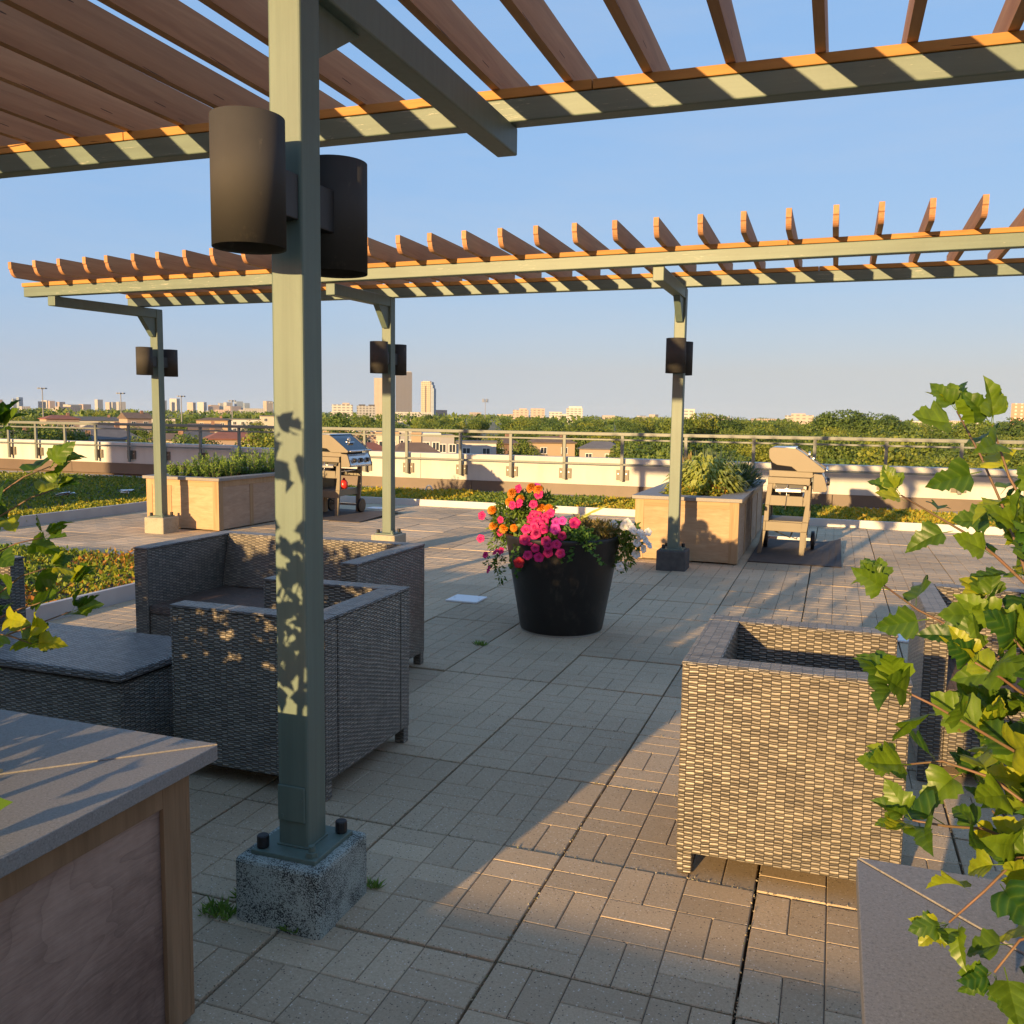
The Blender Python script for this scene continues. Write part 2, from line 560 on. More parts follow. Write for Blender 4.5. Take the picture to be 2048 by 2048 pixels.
REDM = plain('red_enamel', (0.55, 0.03, 0.02), 0.3)
STEM = plain('red_brown_stem', (0.17, 0.085, 0.050), 0.6, 0, (0.12, 0.085, 0.035), 30)
STUB = plain('cut_twig', (0.50, 0.34, 0.17), 0.7)
BARK = plain('bark', (0.06, 0.045, 0.035), 0.9, 0, (0.10, 0.08, 0.06), 3)
LEAF_NB = leafmat('shrub_leaf', (0.020, 0.068, 0.010), (0.130, 0.205, 0.014), 0.40, 0.38, False, (0.36, 0.36, 0.02), True)
LEAF_NBC = leafmat('shrub_leaf_mass', (0.028, 0.095, 0.010), (0.120, 0.205, 0.015), 0.38, 0.45, True, (0.34, 0.34, 0.02))
TREE_A = leafmat('tree_leaf_dark', (0.034, 0.070, 0.014), (0.085, 0.135, 0.022), 0.2, 0.6)
TREE_B = leafmat('tree_leaf_mid', (0.055, 0.100, 0.016), (0.140, 0.185, 0.028), 0.2, 0.6)
TREE_C = leafmat('tree_leaf_yellow', (0.095, 0.135, 0.018), (0.22, 0.24, 0.03), 0.2, 0.6)
SEDUM = leafmat('sedum_leaf', (0.05, 0.11, 0.02), (0.26, 0.27, 0.03), 0.25, 0.55, True, (0.46, 0.30, 0.03))
SEDUMG = leafmat('sedum_leaf_green', (0.075, 0.125, 0.02), (0.20, 0.225, 0.03), 0.3, 0.55, True, (0.46, 0.38, 0.03))
SEDUMR = leafmat('sedum_leaf_near', (0.060, 0.140, 0.018), (0.24, 0.28, 0.03), 0.3, 0.55, True, (0.40, 0.16, 0.035))
ROSEM = leafmat('rosemary_leaf', (0.075, 0.16, 0.028), (0.24, 0.34, 0.055), 0.25, 0.55)
SAGE = leafmat('sage_leaf', (0.19, 0.25, 0.045), (0.40, 0.43, 0.11), 0.3, 0.5)
SAGED = leafmat('dark_bush_leaf', (0.035, 0.070, 0.030), (0.085, 0.125, 0.045), 0.2, 0.5)
SPIKE = leafmat('blue_green_leaf', (0.05, 0.09, 0.05), (0.11, 0.15, 0.08), 0.2, 0.5)
FOLPOT = leafmat('petunia_leaf', (0.045, 0.11, 0.018), (0.14, 0.21, 0.035), 0.25, 0.5)
IVYL = leafmat('ivy_leaf', (0.045, 0.125, 0.025), (0.12, 0.23, 0.05), 0.25, 0.5)
DRYL = leafmat('dry_leaf', (0.13, 0.13, 0.03), (0.26, 0.19, 0.07), 0.25, 0.6)


def petal(name, c, throat, r):
    m, t, b = base_mat(name)
    tc = nd(t, 'ShaderNodeTexCoord')
    ln = nd(t, 'ShaderNodeVectorMath', operation='LENGTH')
    t.links.new(tc.outputs['Object'], ln.inputs[0])
    f = math_n(t, 'DIVIDE', ln.outputs['Value'], r)
    oi = nd(t, 'ShaderNodeObjectInfo')
    col = ramp(t, f, [(0.12, throat), (0.5, c)])
    hs = nd(t, 'ShaderNodeHueSaturation')
    t.links.new(math_n(t, 'MULTIPLY_ADD', oi.outputs['Random'], 0.3, 0.85), hs.inputs['Value'])
    t.links.new(col, hs.inputs['Color'])
    t.links.new(hs.outputs[0], b.inputs['Base Color'])
    b.inputs['Roughness'].default_value = 0.6
    b.inputs['Subsurface Weight'].default_value = 0.0
    tr = nd(t, 'ShaderNodeBsdfTranslucent')
    t.links.new(hs.outputs[0], tr.inputs[0])
    mx = nd(t, 'ShaderNodeMixShader')
    mx.inputs[0].default_value = 0.3
    t.links.new(b.outputs[0], mx.inputs[1])
    t.links.new(tr.outputs[0], mx.inputs[2])
    t.links.new(mx.outputs[0], t.nodes['Material Output'].inputs[0])
    return m


PET_PINK = petal('pink_petal', (0.62, 0.008, 0.165), (0.22, 0.003, 0.07), 0.032)
PET_MAG = petal('magenta_petal', (0.58, 0.035, 0.36), (0.22, 0.006, 0.12), 0.032)
PET_RED = petal('red_petal', (0.55, 0.01, 0.035), (0.25, 0.003, 0.02), 0.032)
PET_WHITE = petal('white_petal', (0.80, 0.80, 0.80), (0.62, 0.66, 0.45), 0.032)
PET_OR = petal('orange_petal', (0.70, 0.23, 0.008), (0.45, 0.10, 0.004), 0.032)


# ------------------------------------------------------------------ mesh helpers
class MB:
    """collects shapes, builds ONE mesh object"""
    def __init__(s):
        s.v, s.f = [], []

    def add(s, vs, fs):
        n = len(s.v)
        s.v += [tuple(p) for p in vs]
        s.f += [tuple(i+n for i in f) for f in fs]
        return s

    def box(s, x0, x1, y0, y1, z0, z1):
        return s.hexa([(x0, y0, z0), (x1, y0, z0), (x1, y1, z0), (x0, y1, z0), (x0, y0, z1), (x1, y0, z1), (x1, y1, z1), (x0, y1, z1)])

    def hexa(s, p):
        return s.add(p, [(0, 3, 2, 1), (4, 5, 6, 7), (0, 1, 5, 4), (1, 2, 6, 5), (2, 3, 7, 6), (3, 0, 4, 7)])

    def prism(s, poly, a0, a1, axis):
        """polygon in the plane normal to axis, pulled from a0 to a1 (axis 0: poly=(y,z); 1: (x,z); 2: (x,y))"""
        def P(q, a):
            return {0: (a, q[0], q[1]), 1: (q[0], a, q[1]), 2: (q[0], q[1], a)}[axis]
        n = len(poly)
        ar = sum(poly[i][0]*poly[(i+1) % n][1]-poly[(i+1) % n][0]*poly[i][1] for i in range(n))
        flip = (ar > 0) == (axis == 1)
        vs = [P(q, a0) for q in poly]+[P(q, a1) for q in poly]
        fs = [tuple(range(n))[::-1], tuple(range(n, 2*n))]+[(i, (i+1) % n, n+(i+1) % n, n+i) for i in range(n)]
        if flip:
            fs = [f[::-1] for f in fs]
        return s.add(vs, fs)

    def cyl(s, c, r, h, n=24, axis=2, caps=True, r2=None):
        r2 = r if r2 is None else r2
        vs = []
        for k, (hh, rr) in enumerate(((0, r), (h, r2))):
            for i in range(n):
                a = 2*PI*i/n
                q = (rr*math.cos(a), rr*math.sin(a), hh)
                if axis == 0:
                    q = (q[2], q[0], q[1])
                elif axis == 1:
                    q = (q[1], q[2], q[0])
                vs.append((c[0]+q[0], c[1]+q[1], c[2]+q[2]))
        fs = [(i, (i+1) % n, n+(i+1) % n, n+i) for i in range(n)]
        if caps:
            fs += [tuple(range(n))[::-1], tuple(range(n, 2*n))]
        return s.add(vs, fs)

    def lathe(s, prof, c=(0, 0, 0), n=40):
        vs = []
        for r, z in prof:
            for i in range(n):
                a = 2*PI*i/n
                vs.append((c[0]+r*math.cos(a), c[1]+r*math.sin(a), c[2]+z))
        fs = []
        for k in range(len(prof)-1):
            for i in range(n):
                fs.append((k*n+i, k*n+(i+1) % n, (k+1)*n+(i+1) % n, (k+1)*n+i))
        return s.add(vs, fs)

    def tube(s, pts, rads, n=6):
        pts = [Vector(p) for p in pts]
        if isinstance(rads, (int, float)):
            rads = [rads]*len(pts)
        vs = []
        for i, p in enumerate(pts):
            d = (pts[min(i+1, len(pts)-1)]-pts[max(i-1, 0)]).normalized()
            a = d.cross(Vector((0, 0, 1)))
            if a.length < 1e-3:
                a = Vector((1, 0, 0))
            a.normalize()
            b = d.cross(a)
            for k in range(n):
                t = 2*PI*k/n
                vs.append(p+(a*math.cos(t)+b*math.sin(t))*rads[i])
        fs = []
        for i in range(len(pts)-1):
            for k in range(n):
                fs.append((i*n+k, i*n+(k+1) % n, (i+1)*n+(k+1) % n, (i+1)*n+k))
        m = (len(pts)-1)*n
        fs += [tuple(range(n))[::-1], tuple(range(m, m+n))]
        return s.add(vs, fs)

    def mesh(s, name, mat, smooth=False, uv=False, origin=(0, 0, 0)):
        me = bpy.data.meshes.new(name)
        o = Vector(origin)
        me.from_pydata([(p[0]-o.x, p[1]-o.y, p[2]-o.z) for p in s.v], [], s.f)
        me.update()
        if mat:
            me.materials.append(mat)
        if smooth:
            me.polygons.foreach_set('use_smooth', [True]*len(me.polygons))
        if uv:
            lay = me.uv_layers.new(name='UVMap')
            for p in me.polygons:
                ax = max(range(3), key=lambda i: abs(p.normal[i]))
                for li in p.loop_indices:
                    q = me.vertices[me.loops[li].vertex_index].co
                    lay.data[li].uv = ((q.y, q.z), (q.x, q.z), (q.x, q.y))[ax]
        return me

    def build(s, name, mat, parent=None, smooth=False, uv=False, bevel=0.0, seg=2, origin=None):
        if origin is None:
            origin = parent.matrix_world.translation if parent else (0, 0, 0)
            if parent:
                p = parent
                origin = Vector((0, 0, 0))
                while p:
                    origin += p.location
                    p = p.parent
        me = s.mesh(name, mat, smooth, uv, origin)
        o = bpy.data.objects.new(name, me)
        COL.objects.link(o)
        if parent:
            o.parent = parent
        else:
            o.location = origin
        if bevel:
            bm = o.modifiers.new('bevel', 'BEVEL')
            bm.width = bevel
            bm.segments = seg
            bm.limit_method = 'ANGLE'
            bm.angle_limit = R(40)
        return o


def thing(name, label, cat, loc=(0, 0, 0), group=None):
    o = bpy.data.objects.new(name, None)
    o.empty_display_size = 0.1
    COL.objects.link(o)
    o.location = loc
    o['label'] = label
    o['category'] = cat
    if group:
        o['group'] = group
    return o


def tag(o, label, cat, group=None):
    o['label'] = label
    o['category'] = cat
    if group:
        o['group'] = group
    return o


def struct(o):
    o['kind'] = 'structure'
    return o


def stuff(o):
    o['kind'] = 'stuff'
    return o


def inst(name, me, parent, loc, rot=None, scale=None):
    o = bpy.data.objects.new(name, me)
    COL.objects.link(o)
    o.parent = parent
    o.location = loc
    if rot is not None:
        o.rotation_euler = rot
    if scale is not None:
        o.scale = (scale,)*3 if isinstance(scale, (int, float)) else scale
    return o


def quads(name, V, mat, tint=None, parent=None, k=4, loc=(0, 0, 0)):
    """V (N,k,3): N separate k-gons joined in one mesh"""
    V = np.asarray(V, np.float32)
    n = len(V)
    me = bpy.data.meshes.new(name)
    me.vertices.add(n*k)
    me.vertices.foreach_set('co', V.reshape(-1))
    me.loops.add(n*k)
    me.loops.foreach_set('vertex_index', np.arange(n*k, dtype=np.int32))
    me.polygons.add(n)
    me.polygons.foreach_set('loop_start', np.arange(0, n*k, k, dtype=np.int32))
    me.update()
    me.validate()
    if tint is not None:
        a = me.attributes.new('tint', 'FLOAT', 'FACE')
        a.data.foreach_set('value', np.asarray(tint, np.float32))
    me.materials.append(mat)
    if parent == 'mesh':
        return me
    o = bpy.data.objects.new(name, me)
    COL.objects.link(o)
    o.location = loc
    if parent:
        o.parent = parent
    return o


def leaf_quads(P, D, N, L, W, bend=0.0):
    """leaf diamonds: base P, direction D, normal N, length L, width W"""
    P, D, N = (np.asarray(a, float) for a in (P, D, N))
    D = D/np.linalg.norm(D, axis=1, keepdims=True)
    S = np.cross(D, N)
    S /= np.linalg.norm(S, axis=1, keepdims=True)+1e-9
    L = np.broadcast_to(np.asarray(L, float), (len(P),))[:, None]
    W = np.broadcast_to(np.asarray(W, float), (len(P),))[:, None]
    tip = P+D*L
    if bend:
        tip = tip+np.array([0, 0, -1.0])*L*bend
    mid = P+D*L*0.45
    return np.stack([P, mid+S*W/2, tip, mid-S*W/2], 1)


def lobe_leaves(P, D, N, L, W):
    D = D/np.linalg.norm(D, axis=1, keepdims=True)
    S = np.cross(D, N)
    S /= np.linalg.norm(S, axis=1, keepdims=True)+1e-9
    U = np.cross(S, D)
    L, W = L[:, None], W[:, None]
    out = []
    for a, b in ((0, 0), (0.12, 0.22), (0.34, 0.5), (0.47, 0.36), (0.62, 0.34), (0.80, 0.16), (1, 0), (0.80, -0.16), (0.62, -0.34), (0.47, -0.36), (0.34, -0.5), (0.12, -0.22)):
        out.append(P+D*L*a+S*W*b+U*L*(0.25*abs(b)-0.18*a*a))
    return np.stack(out, 1)


def rdir(n, g=None):
    g = g or nrg
    v = g.normal(size=(n, 3))
    return v/np.linalg.norm(v, axis=1, keepdims=True)


# ------------------------------------------------------------------ terrace floor
S = 0.6
GX, GY = -0.7596, 2.6661
deck = struct(MB().box(-9.05, 9.0, -9.0, 12.6, -0.20, -0.05).build('roof_deck', DECK))
pav = thing('terrace_paving', 'x', 'x')
del pav['label'], pav['category']
struct(pav)


def pad(mb, x0, x1, y0, y1, z0, z1, c=0.0024):
    mb.add([(x0, y0, z0), (x1, y0, z0), (x1, y1, z0), (x0, y1, z0), (x0, y0, z1-c), (x1, y0, z1-c), (x1, y1, z1-c), (x0, y1, z1-c),
            (x0+c, y0+c, z1), (x1-c, y0+c, z1), (x1-c, y1-c, z1), (x0+c, y1-c, z1)],
           [(0, 1, 5, 4), (1, 2, 6, 5), (2, 3, 7, 6), (3, 0, 4, 7), (4, 5, 9, 8), (5, 6, 10, 9), (6, 7, 11, 10), (7, 4, 8, 11), (8, 9, 10, 11)])


def brick_rects(rot, x0=0, x1=S, y0=0, y1=S):
    out = []
    for a in range(3):
        for b in range(3):
            cx, cy = a*0.2, b*0.2
            vert = (a+b+rot) % 2 == 0
            for h in (0, 1):
                r = (cx+0.1*h, cx+0.1*h+0.1, cy, cy+0.2) if vert else (cx, cx+0.2, cy+0.1*h, cy+0.1*h+0.1)
                e = 0.0013
                q = (max(r[0], x0+0.004-e)+e, min(r[1], x1-0.004+e)-e, max(r[2], y0+0.004-e)+e, min(r[3], y1-0.004+e)-e)
                if q[1]-q[0] > 0.015 and q[3]-q[2] > 0.015:
                    out.append(q)
    return out


_sm = {}


def slab_mesh(rot, x0, x1, y0, y1, bricks=True):
    key = (rot, round(x0, 3), round(x1, 3), round(y0, 3), round(y1, 3), bricks)
    if key not in _sm:
        mb = MB().box(x0+0.004, x1-0.004, y0+0.004, y1-0.004, -0.049, -0.0045)
        if bricks:
            for q in brick_rects(rot, x0, x1, y0, y1):
                pad(mb, *q, -0.0045, 0.0)
        me = mb.mesh('paving_slab', PAVER)
        me.materials.append(JOINT)
        me.polygons[1].material_index = 1        # the top of the body shows only in the joints
        _sm[key] = me
    return _sm[key]


def brick_mesh(w, d):
    key = ('b', w, d)
    if key not in _sm:
        mb = MB()
        pad(mb, -w/2, w/2, -d/2, d/2, -0.0045, 0.0)
        _sm[key] = mb.mesh('brick', PAVER)
    return _sm[key]


sr = random.Random(5)
cells = []
for i in range(-14, 16):
    for j in range(-16, 17):
        x0, y0 = GX+i*S, GY+j*S
        cx0, cx1, cy0, cy1 = 0, S, 0, S
        if x0 < -9.08:
            cx0 = -9.08-x0
        if y0+S > 12.60:
            cy1 = 12.60-y0
        # the sunken sedum bed on the left
        if x0+S/2 < -4.86 and y0 < 6.65 and y0 > -9:
            if y0+S > 6.65+0.05:
                cy0 = 6.65-y0
            elif x0 < -4.86 < x0+S:
                cx0 = -4.86-x0
            else:
                continue
        elif x0 < -4.86 < x0+S and y0+S/2 < 6.65:
            cx0 = -4.86-x0
        if cx1-cx0 < 0.03 or cy1-cy0 < 0.03:
            continue
        mx, my = x0+S/2, y0+S/2
        dep = -mx*math.sin(yaw)+my*math.cos(yaw)
        lat = mx*math.cos(yaw)+my*math.sin(yaw)
        vis = dep > 0.9 and abs(lat) < dep*0.565+0.55
        cells.append((not vis, dep if vis else math.hypot(mx, my), x0, y0, cx0, cx1, cy0, cy1))
cells.sort()
rest = MB()
nb = 0
ns = 0
for hid, dep, x0, y0, cx0, cx1, cy0, cy1 in cells:
    rot = sr.randint(0, 1)
    if not hid and ns < 300:
        full = cx0 == 0 and cx1 == S and cy0 == 0 and cy1 == S
        near = full and nb <= 280
        o = inst('paving_slab', slab_mesh(rot, cx0, cx1, cy0, cy1, not near), pav, (x0, y0, sr.uniform(-0.003, 0.001)),
                 (sr.uniform(-0.004, 0.004), sr.uniform(-0.004, 0.004), sr.uniform(-0.003, 0.003)))
        ns += 1
        if near:
            for q in brick_rects(rot):
                inst('brick', brick_mesh(round(q[1]-q[0], 4), round(q[3]-q[2], 4)), o, ((q[0]+q[1])/2, (q[2]+q[3])/2, sr.uniform(-0.0006, 0.0006)))
                nb += 1
    else:
        for q in [(cx0+0.004, cx1-0.004, cy0+0.004, cy1-0.004)]:
            pad(rest, x0+q[0], x0+q[1], y0+q[2], y0+q[3], -0.049, -0.001)
if rest.v:
    stuff(rest.build('outlying_paving', PAVER, pav))

# sand, moss and grit lodged in the joints
def joint_grit(n=5200):
    g = np.random.default_rng(19)
    k = n
    d = 1.0+6.5*g.random(k)**1.4
    lat = (g.random(k)-0.5)*1.16*d
    X = -d*math.sin(yaw)+lat*math.cos(yaw)
    Y = d*math.cos(yaw)+lat*math.sin(yaw)
    al = g.random(k) < 0.35
    X = np.where(al, GX+np.round((X-GX)/S)*S+g.normal(0, 0.004, k), X)
    Y = np.where(al, Y, GY+np.round((Y-GY)/S)*S+g.normal(0, 0.006, k))
    ok = ~((X < -4.8) & (Y < 6.7))
    P = np.stack([X, Y, np.full(k, -0.001)], 1)[ok]
    D = rdir(len(P), g)
    D[:, 2] = np.abs(D[:, 2])*0.5+0.05
    return stuff(quads('joint_grit', leaf_quads(P, D, rdir(len(P), g), 0.006*g.uniform(0.5, 1.5, len(P)), 0.005), GRIT, g.random(len(P)), pav))


GRIT = leafmat('joint_grit', (0.22, 0.18, 0.12), (0.42, 0.36, 0.25), 0, 0.9, True, (0.10, 0.14, 0.04))
joint_grit()

# metal edging round the paving
ked = struct(MB().box(-9.12, -9.08, -9, 12.64, -0.05, 0.125).build('planting_kerb', KERBM, bevel=0.004))
ked2 = struct(MB().box(-9.08, 9, 12.60, 12.64, -0.05, 0.098).build('far_planting_kerb', METAL, bevel=0.004))
ked3 = struct(MB().box(-4.90, -4.86, -6, 6.65, -0.05, 0.115).box(-9.08, -4.86, 6.65, 6.69, -0.05, 0.03).build('bed_kerb', KERBM, bevel=0.004))

# green roof soil
struct(MB().box(-24, -9.12, -9, 14.78, -0.10, 0.05).box(-9.12, 12, 12.64, 14.78, -0.10, 0.05).build('green_roof_soil', SOIL))
struct(MB().box(-9.08, -4.90, -6, 6.65, -0.05, 0.055).build('bed_soil', SOIL))
struct(MB().box(-24, 12, 14.45, 14.77, 0.052, 0.075).build('gravel_strip', plain('pale_strip', (0.40, 0.37, 0.33), 0.7)))


def sedum(name, n, xr, yr, z0, hgt, L, Wd, mat, tintf, seed, skip=None):
    g = np.random.default_rng(seed)
    X = g.uniform(*xr, n)
    Y = g.uniform(*yr, n)
    if skip:
        k = ~skip(X, Y)
        X, Y = X[k], Y[k]
        n = len(X)
    und = np.sin(X*2.1+1.3)*np.cos(Y*2.7)+0.6*np.sin(X*5.3+Y*4.1)
    Z = z0+hgt*(0.5+0.22*und)*g.uniform(0.1, 1.0, n)
    D = rdir(n, g)
    D[:, 2] = np.abs(D[:, 2])*0.8+0.15
    N = rdir(n, g)
    q = leaf_quads(np.stack([X, Y, Z], 1), D, N, L*g.uniform(0.6, 1.3, n), Wd*g.uniform(0.7, 1.3, n))
    t = np.clip(tintf(X, Y)+g.normal(0, 0.16, n), 0, 1)
    return stuff(quads(name, q, mat, t))


def patch(X, Y):
    return 0.42+0.33*np.sin(X*1.1+2)*np.cos(Y*1.4)+0.2*np.sin(X*3.1+Y*2.2)


sedum('sedum_cover', 42000, (-19, -9.12), (6.0, 14.5), 0.04, 0.07, 0.055, 0.035, SEDUMG, lambda X, Y: 0.25+0.45*patch(X, Y)+np.where(X > -9.9+0.25*np.sin(Y*3), 0.5, 0.05), 3)
sedum('sedum_edge', 9000, (-9.85, -9.10), (4.0, 12.8), 0.05, 0.075, 0.045, 0.032, SEDUM, lambda X, Y: 0.55+0.45*patch(X, Y), 4)
sedum('sedum_band', 32000, (-9.1, 3.2), (12.66, 14.5), 0.04, 0.085, 0.055, 0.036, SEDUM, lambda X, Y: np.where(np.sin(X*1.7)+0.6*np.sin(X*4.1+1)+0.4*np.sin(X*7+Y*3) > 0.1, 0.72, 0.12)+0.2*patch(X, Y), 5)
sedum('sedum_bed', 26000, (-9.0, -4.92), (2.5, 6.63), 0.04, 0.10, 0.045, 0.024, SEDUMR, lambda X, Y: 0.30+0.5*patch(X*1.6, Y*1.6)+np.where(np.sin(X*2.2+Y*1.3) > 0.5, 0.35, 0), 6)

# ------------------------------------------------------------------ parapet and railing
par = thing('parapet_wall', 'long cream rendered parapet wall with brown metal base beyond the planting', 'wall', (-6, 14.8, 0))
MB().box(-24, -11.0, 14.802, 15.05, 0.32, 0.745).build('wall_body', WALLM, par, bevel=0.01)
MB().box(-11.0, 12, 14.802, 15.05, 0.25, 0.712).build('wall_body', WALLM, par, bevel=0.01)
for k in range(12):
    x = -24+3.0*k
    za, zb = (0.11, 0.325) if x < -11.5 else (0.075, 0.258)
    MB().box(x+0.004, x+2.996, 14.770, 14.80, za, zb).build('base_flashing', FLASH, par, bevel=0.003)
MB().box(-24, 12, 14.86, 15.04, -1.0, 0.24).build('wall_footing', FLASH, par)
for x in (-12.6, -7.0, 2.6):
    MB().box(x, x+0.012, 14.799, 14.81, 0.26, 0.70).build('wall_joint', plain('joint_grey', (0.25, 0.24, 0.22), 0.9), par)
rl = thing('guard_railing', 'long grey metal guard railing bracketed to the top of the cream parapet', 'railing', (-6, 14.72, 0.6))
MB().box(-24, 12, 14.69, 14.745, 1.088, 1.142).build('top_rail', RAILG, rl, bevel=0.006)
MB().box(-24, 12, 14.705, 14.735, 1.008, 1.036).build('middle_rail', RAILG, rl, bevel=0.004)
MB().box(-11, 12, 14.70, 14.735, 0.600, 0.632).build('bottom_rail', RAILG, rl, bevel=0.004)
MB().box(-24, -11, 14.70, 14.735, 0.668, 0.695).build('bottom_rail', RAILG, rl, bevel=0.004)
rxs = [-23.1+0.8*k for k in range(8)]+[-16.65, -15.89, -15.10, -14.29, -13.45, -12.6, -11.7, -10.8, -9.9, -9.0, -8.08, -7.23, -6.19, -5.25, -4.29, -3.30, -2.26, -1.20, -0.29, 0.73, 1.75]+[2.75+1.0*k for k in range(9)]
pm = MB().box(-0.024, 0.024, -0.02, 0.02, -0.26, 0.50).mesh('post', RAILG)
bmsh = MB().box(-0.105, -0.030, 0.035, 0.055, -0.085, 0.085).box(0.030, 0.105, 0.035, 0.055, -0.085, 0.085).box(-0.032, -0.026, -0.02, 0.055, -0.085, 0.085).box(0.026, 0.032, -0.02, 0.055, -0.085, 0.085).mesh('bracket', BRACK)
boltm = MB().cyl((0, 0, 0), 0.011, -0.012, 8, 1).mesh('bolt', STEEL)
for x in rxs:
    dz = 0.065 if x < -11.2 else 0
    inst('post', pm, rl, (x+6, 0, 0+dz*0.3))
    b = inst('bracket', bmsh, rl, (x+6, 0.022, -0.16+dz))
    for sx in (-0.068, 0.068):
        inst('bolt', boltm, b, (sx, 0.034, 0.02))


# ------------------------------------------------------------------ pergolas
def rafter_mesh(L, h=0.14, wd=0.038, both=False):
    """local: front tip at y=0, runs to +y, bottom z=0; scroll cut at the front tip"""
    pts = [(0, h), (0, h*0.56), (0.010, h*0.50)]
    for k in range(1, 7):
        a = k/6*PI/2
        pts.append((0.012+0.085*(1-math.cos(a))*0.8, h*0.50*(1-math.sin(a))))
    pts.append((0.10, 0))
    pts += [(L, 0), (L, h)]
    if both:
        pts[-2:] = [(L-0.10, 0)]+[(L-q[0], q[1]) for q in pts[::-1][2:] if q[0] < 0.1]+[(L, h)]
    return MB().prism(pts, -wd/2, wd/2, 0).mesh('rafter', RAFT)


def bolt_cap(parent, x, y, z):
    MB().cyl((x, y, z), 0.017, 0.036, 14).build('bolt_cap', BLACKP, parent, smooth=False, bevel=0.004)


def post_set(t, px, py, top, base_mat, w=0.05, bh=0.183, plate=True, rotcaps=((-1, -1), (1, 1))):
    b = MB().box(px-0.134, px+0.134, py-0.134, py+0.134, -0.03, bh).build('concrete_base', base_mat, t, bevel=0.012)
    MB().box(px-w, px+w, py-w, py+w, bh+0.012, top).build('post', GREEN, t, bevel=0.006)
    MB().box(px-0.102, px+0.102, py-0.102, py+0.102, bh, bh+0.013).build('base_plate', GREEN, t, bevel=0.002)
    for sx, sy in rotcaps:
        bolt_cap(t, px+sx*0.078, py+sy*0.078, bh+0.013)
    MB().cyl((px+0.078, py-0.078, bh+0.013), 0.017, 0.014, 6).cyl((px+0.078, py-0.078, bh+0.027), 0.009, 0.016, 10).build('nut', GREEN, t)
    MB().box(px-w-0.004, px+w+0.004, py-w-0.004, py+w+0.004, bh+0.0132, bh+0.018).build('weld', GREEN, t, bevel=0.002)


# near pergola, over the seating: cantilevers away from the camera
pg = thing('pergola', 'near grey-green steel pergola with brown wooden rafters overhead, its post beside the left armchair', 'pergola', (-1.365, 2.12, 0))
PX, PY = -1.365, 2.12
for k, xx in enumerate((PX-3.0, PX, PX+3.0)):
    post_set(pg, xx, PY, 2.590, BLOCKW, 0.0475)
    tipx = xx
    MB().hexa([(xx-0.045, PY-0.30, 2.485), (xx+0.045, PY-0.30, 2.485), (tipx+0.045, 3.735, 2.485), (tipx-0.045, 3.735, 2.485),
               (xx-0.045, PY-0.30, 2.597), (xx+0.045, PY-0.30, 2.597), (tipx+0.045, 3.735, 2.597), (tipx-0.045, 3.735, 2.597)]).build('arm', GREEN, pg, bevel=0.006)
    MB().prism([(PY+0.0475, 2.33), (PY+0.085, 2.33), (PY+0.33, 2.484), (PY+0.0475, 2.484)], xx-0.010, xx+0.010, 0).build('gusset', GREEN, pg, bevel=0.002)
XL, XR = -5.6, 2.6
MB().box(XL, XR, 3.648, 3.738, 2.598, 2.690).build('front_beam', BEAMG, pg, bevel=0.005)
MB().box(XL, XR, 2.07, 2.16, 2.598, 2.690).build('rear_beam', BEAMG, pg, bevel=0.005)
for xa, xb in ((XL, -3.31), (-3.306, -0.98), (-0.976, XR)):
    MB().box(xa, xb, 3.644, 3.742, 2.692, 2.731).build('top_plate', PLATE, pg, bevel=0.003)
    MB().box(xa, xb, 2.066, 2.164, 2.692, 2.731).build('top_plate', PLATE, pg, bevel=0.003)
rm = rafter_mesh(2.50, both=True)
for k in range(-17, 9):
    inst('rafter', rm, pg, (-0.137+0.3155*k-PX+0.015+rng.uniform(-0.004, 0.004), 1.66-PY, 2.7315), (0, 0, rng.uniform(-0.004, 0.004)))
# access plate near the foot of the near post
ap = MB().box(PX-0.046, PX+0.040, PY-0.0535, PY-0.0478, 0.270, 0.372).build('access_plate', GREEN, pg, bevel=0.004)
for dx, dz in ((-0.032, 0.285), (0.028, 0.335)):
    MB().cyl((PX+dx, PY-0.0515, dz), 0.006, -0.003, 10, 1).build('screw', GREEN, ap)

# far pergola across the terrace: cantilevers towards the camera
pf = thing('pergola', 'far grey-green pergola with orange-brown rafters across the terrace, on three posts', 'pergola', (-4.24, 8.3, 0))
FO = Vector((-4.24, 8.3, 0))
posts = ((-7.29, 8.46, 7.00, 2.405, 2.498, 2.535, BLOCKT), (-4.245, 8.23, 7.12, 2.43, 2.530, 2.551, BLOCKT), (-1.37, 8.375, 7.23, 2.465, 2.575, 2.565, BLOCKD))
for px, py, ty, zb, zt, zp, bmt in posts:
    post_set(pf, px, py, zp-0.01, bmt, 0.05, rotcaps=((-1, -1), (1, 1), (-1, 1)))
    q = 0.045
    MB().hexa([(px-q, ty, zb), (px+q, ty, zb), (px+q, py+0.055, zp-0.10), (px-q, py+0.055, zp-0.10), (px-q, ty, zt), (px+q, ty, zt), (px+q, py+0.055, zp), (px-q, py+0.055, zp)]).build('arm', GREEN, pf, bevel=0.006)
    MB().prism([(py-0.05, zp-0.31), (py-0.085, zp-0.31), (py-0.27, zp-0.098), (py-0.05, zp-0.098)], px-0.03, px+0.03, 0).build('gusset', GREEN, pf, bevel=0.002)


def fb(x):      # front beam line: y of its face, z of its underside
    return 7.02+(x+7.66)*0.02617, 2.503+(x+7.66)*0.01229


def rb(x):      # rear beam line
    return 8.20+(x+7.44)*0.0173, 2.536+(x+7.44)*0.0046


